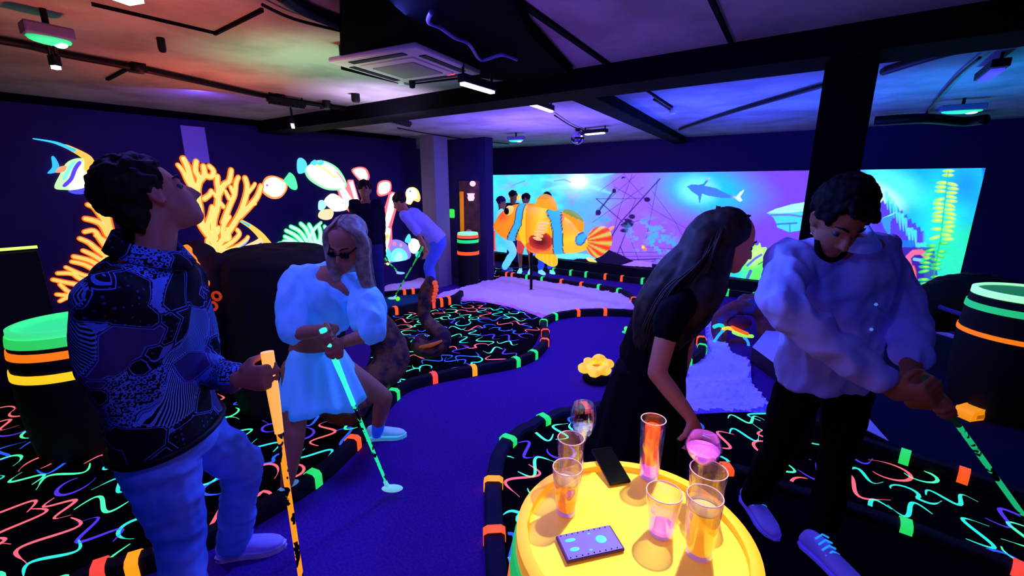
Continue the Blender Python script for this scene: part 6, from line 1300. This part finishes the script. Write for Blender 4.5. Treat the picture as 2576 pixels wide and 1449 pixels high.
# ---- distant players
def small_person(label, feet, H, face, lean, cloth_top, cloth_leg, hair_hex, sk=SK1, sleeves=.4, arms=None, long_hair=False, h=1.0, hair_top=None, stance=.10, shoes=None, group=None, shorts=False, knee=.0):
    """upright or leaning person of height H; lean: forward offset of the neck"""
    f = Vector(face).normalized(); a = Vector((f.y, -f.x, 0)).normalized(); b = Vector(feet); hip = b + UPV * H * .50 - f * lean * .35; N = b + UPV * (H * .83 - lean * .35) + f * lean; M = hip.lerp(N, .5) - f * lean * .12
    ud = (N - hip).normalized(); hd_ = N + (ud * .55 + UPV * .45).normalized() * H * .085 + f * .02
    j = dict(N=N, P=hip, M=M, aN=-a, aP=-a, head=hd_, face=(f - UPV * (.2 + lean)), crown=(UPV + f * lean * .8)); k = H / 1.75
    for s, sg in (('R', 1), ('L', -1)):
        j[s + 'sh'] = N + a * sg * .17 * k - UPV * .05; j[s + 'hi'] = hip + a * sg * .085 * k - UPV * .03; j[s + 'kn'] = b + a * sg * stance + UPV * H * .27 + f * (.05 + knee); j[s + 'an'] = b + a * sg * stance + UPV * .08
        if arms: j[s + 'el'] = lerp(j[s + 'sh'], arms[s], .5) - f * .05 - UPV * .05; j[s + 'wr'] = Vector(arms[s])
        else: j[s + 'el'] = j[s + 'sh'] + a * sg * .04 - UPV * .27 * k; j[s + 'wr'] = j[s + 'el'] + f * .10 - UPV * .22 * k
    hands = [dict(wrist=j[s + 'wr'], d=(j[s + 'wr'] - j[s + 'el']), n=f, curl=(.6, .7, .5), k=k, side=1 if s == 'R' else -1) for s in 'LR']
    root, q, A, o = figure(label, j, sk, k, MALE, k * .95, .012, hands=hands, group=group)
    mb = MB(); sphere(mb, q(0, -.03, .045), .088 * k, .1 * k, .096 * k, 16, 10, ax=A)
    if long_hair: limb(mb, [q(0, -.06, .04), q(0, -.1, -.06), q(0, -.1, -.18)], [.08, .07, .04])
    rnd = random.Random(len(label)); 
    for i in range(60): u, v = rnd.uniform(0, 6.28), rnd.uniform(0, 1); r = math.sqrt(1 - v * v); sphere(mb, q(r * math.cos(u) * .09, r * math.sin(u) * .1 - .03, v * .1 + .045), .018, n=6, m=5)
    o = mb.build('hair', mat('hair ' + hair_hex, hair_hex, .8), root); remesh(o, .012, 1)
    mb = MB(); torso(mb, hip, M, N, -a, -a, [(0, .175, .125), (.3, .165, .12), (.6, .175, .125), (.8, .19, .125), (.97, .09, .08)], k, .018)
    for s in 'LR': limb(mb, [lerp(N, j[s + 'sh'], .5) - UPV * .03, j[s + 'sh'], lerp(j[s + 'sh'], j[s + 'el'], min(1, sleeves * 2))] + ([lerp(j[s + 'el'], j[s + 'wr'], sleeves * 2 - 1)] if sleeves > .5 else []), [.075 * k, .075 * k, .065 * k])
    o = mb.build('top', cloth_top, root); remesh(o, .013, 2, .012, 9)
    mb = MB(); torso(mb, hip - UPV * .05, M, N, -a, -a, [(0, .165, .12), (.1, .175, .125), (.2, .165, .12)], k, .012)
    for s in 'LR':
        if shorts: limb(mb, [j[s + 'hi'], lerp(j[s + 'hi'], j[s + 'kn'], .9)], [.1 * k, .085 * k])
        else: leg(mb, j[s + 'hi'], j[s + 'kn'], j[s + 'an'] + UPV * .03, 1.1 * k, .012, .06)
    o = mb.build('trousers', cloth_leg, root); remesh(o, .013, 2, .012, 7)
    for s in 'LR': shoe(root, j[s + 'an'], f, shoes or M_bark, shoes or M_bark, floor=0, k=k)
    return root
mcl = lambda nm, base, em, es: mat(nm, base, .8, em, es, spec=.1)
pf = P(1090, 738, 6.45); pf = Vector((pf.x, pf.y, 0)); fdir = (-RT * .95 - FH * .1)
pt, pb_ = P(1058, 632, 6.2), P(990, 742, 6.15); pb_.z = .015
small_person('woman in a pale top and blue jeans leaning over a green putter', pf, 1.66, fdir, .34, mcl('pale lilac top', '#a8a0ff', '#5a4ae0', .28), mcl('mid blue jeans', '#5a6cf0', '#2438e0', .30), '#2a1420', SK2, .42, {'R': pt + RT * .05, 'L': pt + RT * .07 + UPV * .06}, shoes=M_bark, stance=.09)
putter(pt + (pt - pb_).normalized() * .1, pb_, '#18a050', 'distant green putter held by the woman in blue jeans', gripfrac=.3, r=.011, gr=.016, headdir=-RT, hd='#a8e8ff', k=1.1)
pd = XP(945, 738, -5.05); pd = Vector((pd.x, pd.y - .05, 0))
small_person('man in dark clothes standing in front of the neon wall between two pink tubes', pd, 1.70, (RT * .2 - FH * .9), .0, mcl('navy jacket', '#1a1430', '#000000', 0), mcl('dark indigo trousers', '#2a2870', '#141060', .2), '#2a1018', SK1, .98, {'R': P(962, 640, 6.42), 'L': P(960, 646, 6.4)})
pt, pb_ = P(985, 655, 6.3), P(1003, 688, 6.2)
putter(P(960, 640, 6.4), P(1004, 690, 6.3), '#18c060', 'distant green putter with its head raised in front of the neon shells', gripfrac=.3, r=.011, gr=.016, headdir=RT, hd='#a8f0ff', k=1.1)
KG = None
wh = mcl('glowing white tee', '#d8fbff', '#68d8f8', 1.0); wt = mcl('glowing pale trousers', '#b8f4ff', '#50c8f8', 1.0)
pk = P(1270, 675, 8.3); small_person('person all in white standing beside the clownfish nose', (pk.x, pk.y, 0), 1.40, RT, -.06, wh, wt, '#2a1a5a', SK1, .45, shoes=mat('violet shoe', '#7a5ac8', .7), knee=.12, stance=.13)
pk = P(1322, 684, 8.2); small_person('child with bare legs and white shoes standing behind the clownfish mouth', (pk.x, pk.y, 0), 1.48, -FH - RT * .2, 0, mcl('red glowing tee', '#ff6a5a', '#e84a3a', .6), mcl('red shorts', '#e04a4a', '#e84848', .6), '#1a1020', SK1, .4, shoes=mcl('glowing white shoe', '#c8f8ff', '#70e0f0', .85), shorts=True)
pk = P(1372, 685, 8.15); small_person('child in blue jeans and white shoes right behind the black fish pole', (pk.x, pk.y, 0), 1.50, -FH + RT * .4, 0, mcl('dark tee', '#1a1630', '#000000', 0), mcl('bright blue jeans', '#4a6cf8', '#2850f0', .5), '#1a1020', SK1, .4, shoes=mcl('glowing white shoe', '#c8f8ff', '#70e0f0', .85))
pk = P(1290, 676, 8.9); small_person('child with a dark face looking over the clownfish forehead', (pk.x, pk.y, 0), 1.52, -FH * .8 + RT * .6, 0, mcl('dark tee', '#1a1630', '#000000', 0), mcl('dark indigo trousers', '#2a2870', '#141060', .2), '#141028', SK1, .4)
putter(P(1228, 610, 8.0), P(1206, 658, 8.0), '#ffb060', 'distant orange putter pointing down beside the slim barrel', gripfrac=.5, r=.012, gr=.022, headdir=-RT, hd='#ffd0a0', k=1.0, gcol='#ff8a3a')
# orange flag board behind the person in white
mb = MB(); a = P(1232, 585, 8.9); b = P(1240, 625, 8.9); box(mb, (a + b) / 2, .16, .03, (a - b).length * 1.2, ax=(RT, FH, UPV)); box(mb, (b.x, b.y, b.z / 2), .04, .03, b.z, ax=(RT, FH, UPV)); o = mb.build('tee_sign', neon('tee orange', '#ff5a3a', .8), smooth=False); tag(o, 'small red-orange tee sign on a post behind the person in white', 'sign')
if SIDE is not None: bpy.data.scenes.remove(SIDE)
for o in list(S.objects):
    if o.type == 'MESH' and not o.parent and 'label' not in o.keys() and 'kind' not in o.keys(): print('UNLABELLED', o.name)
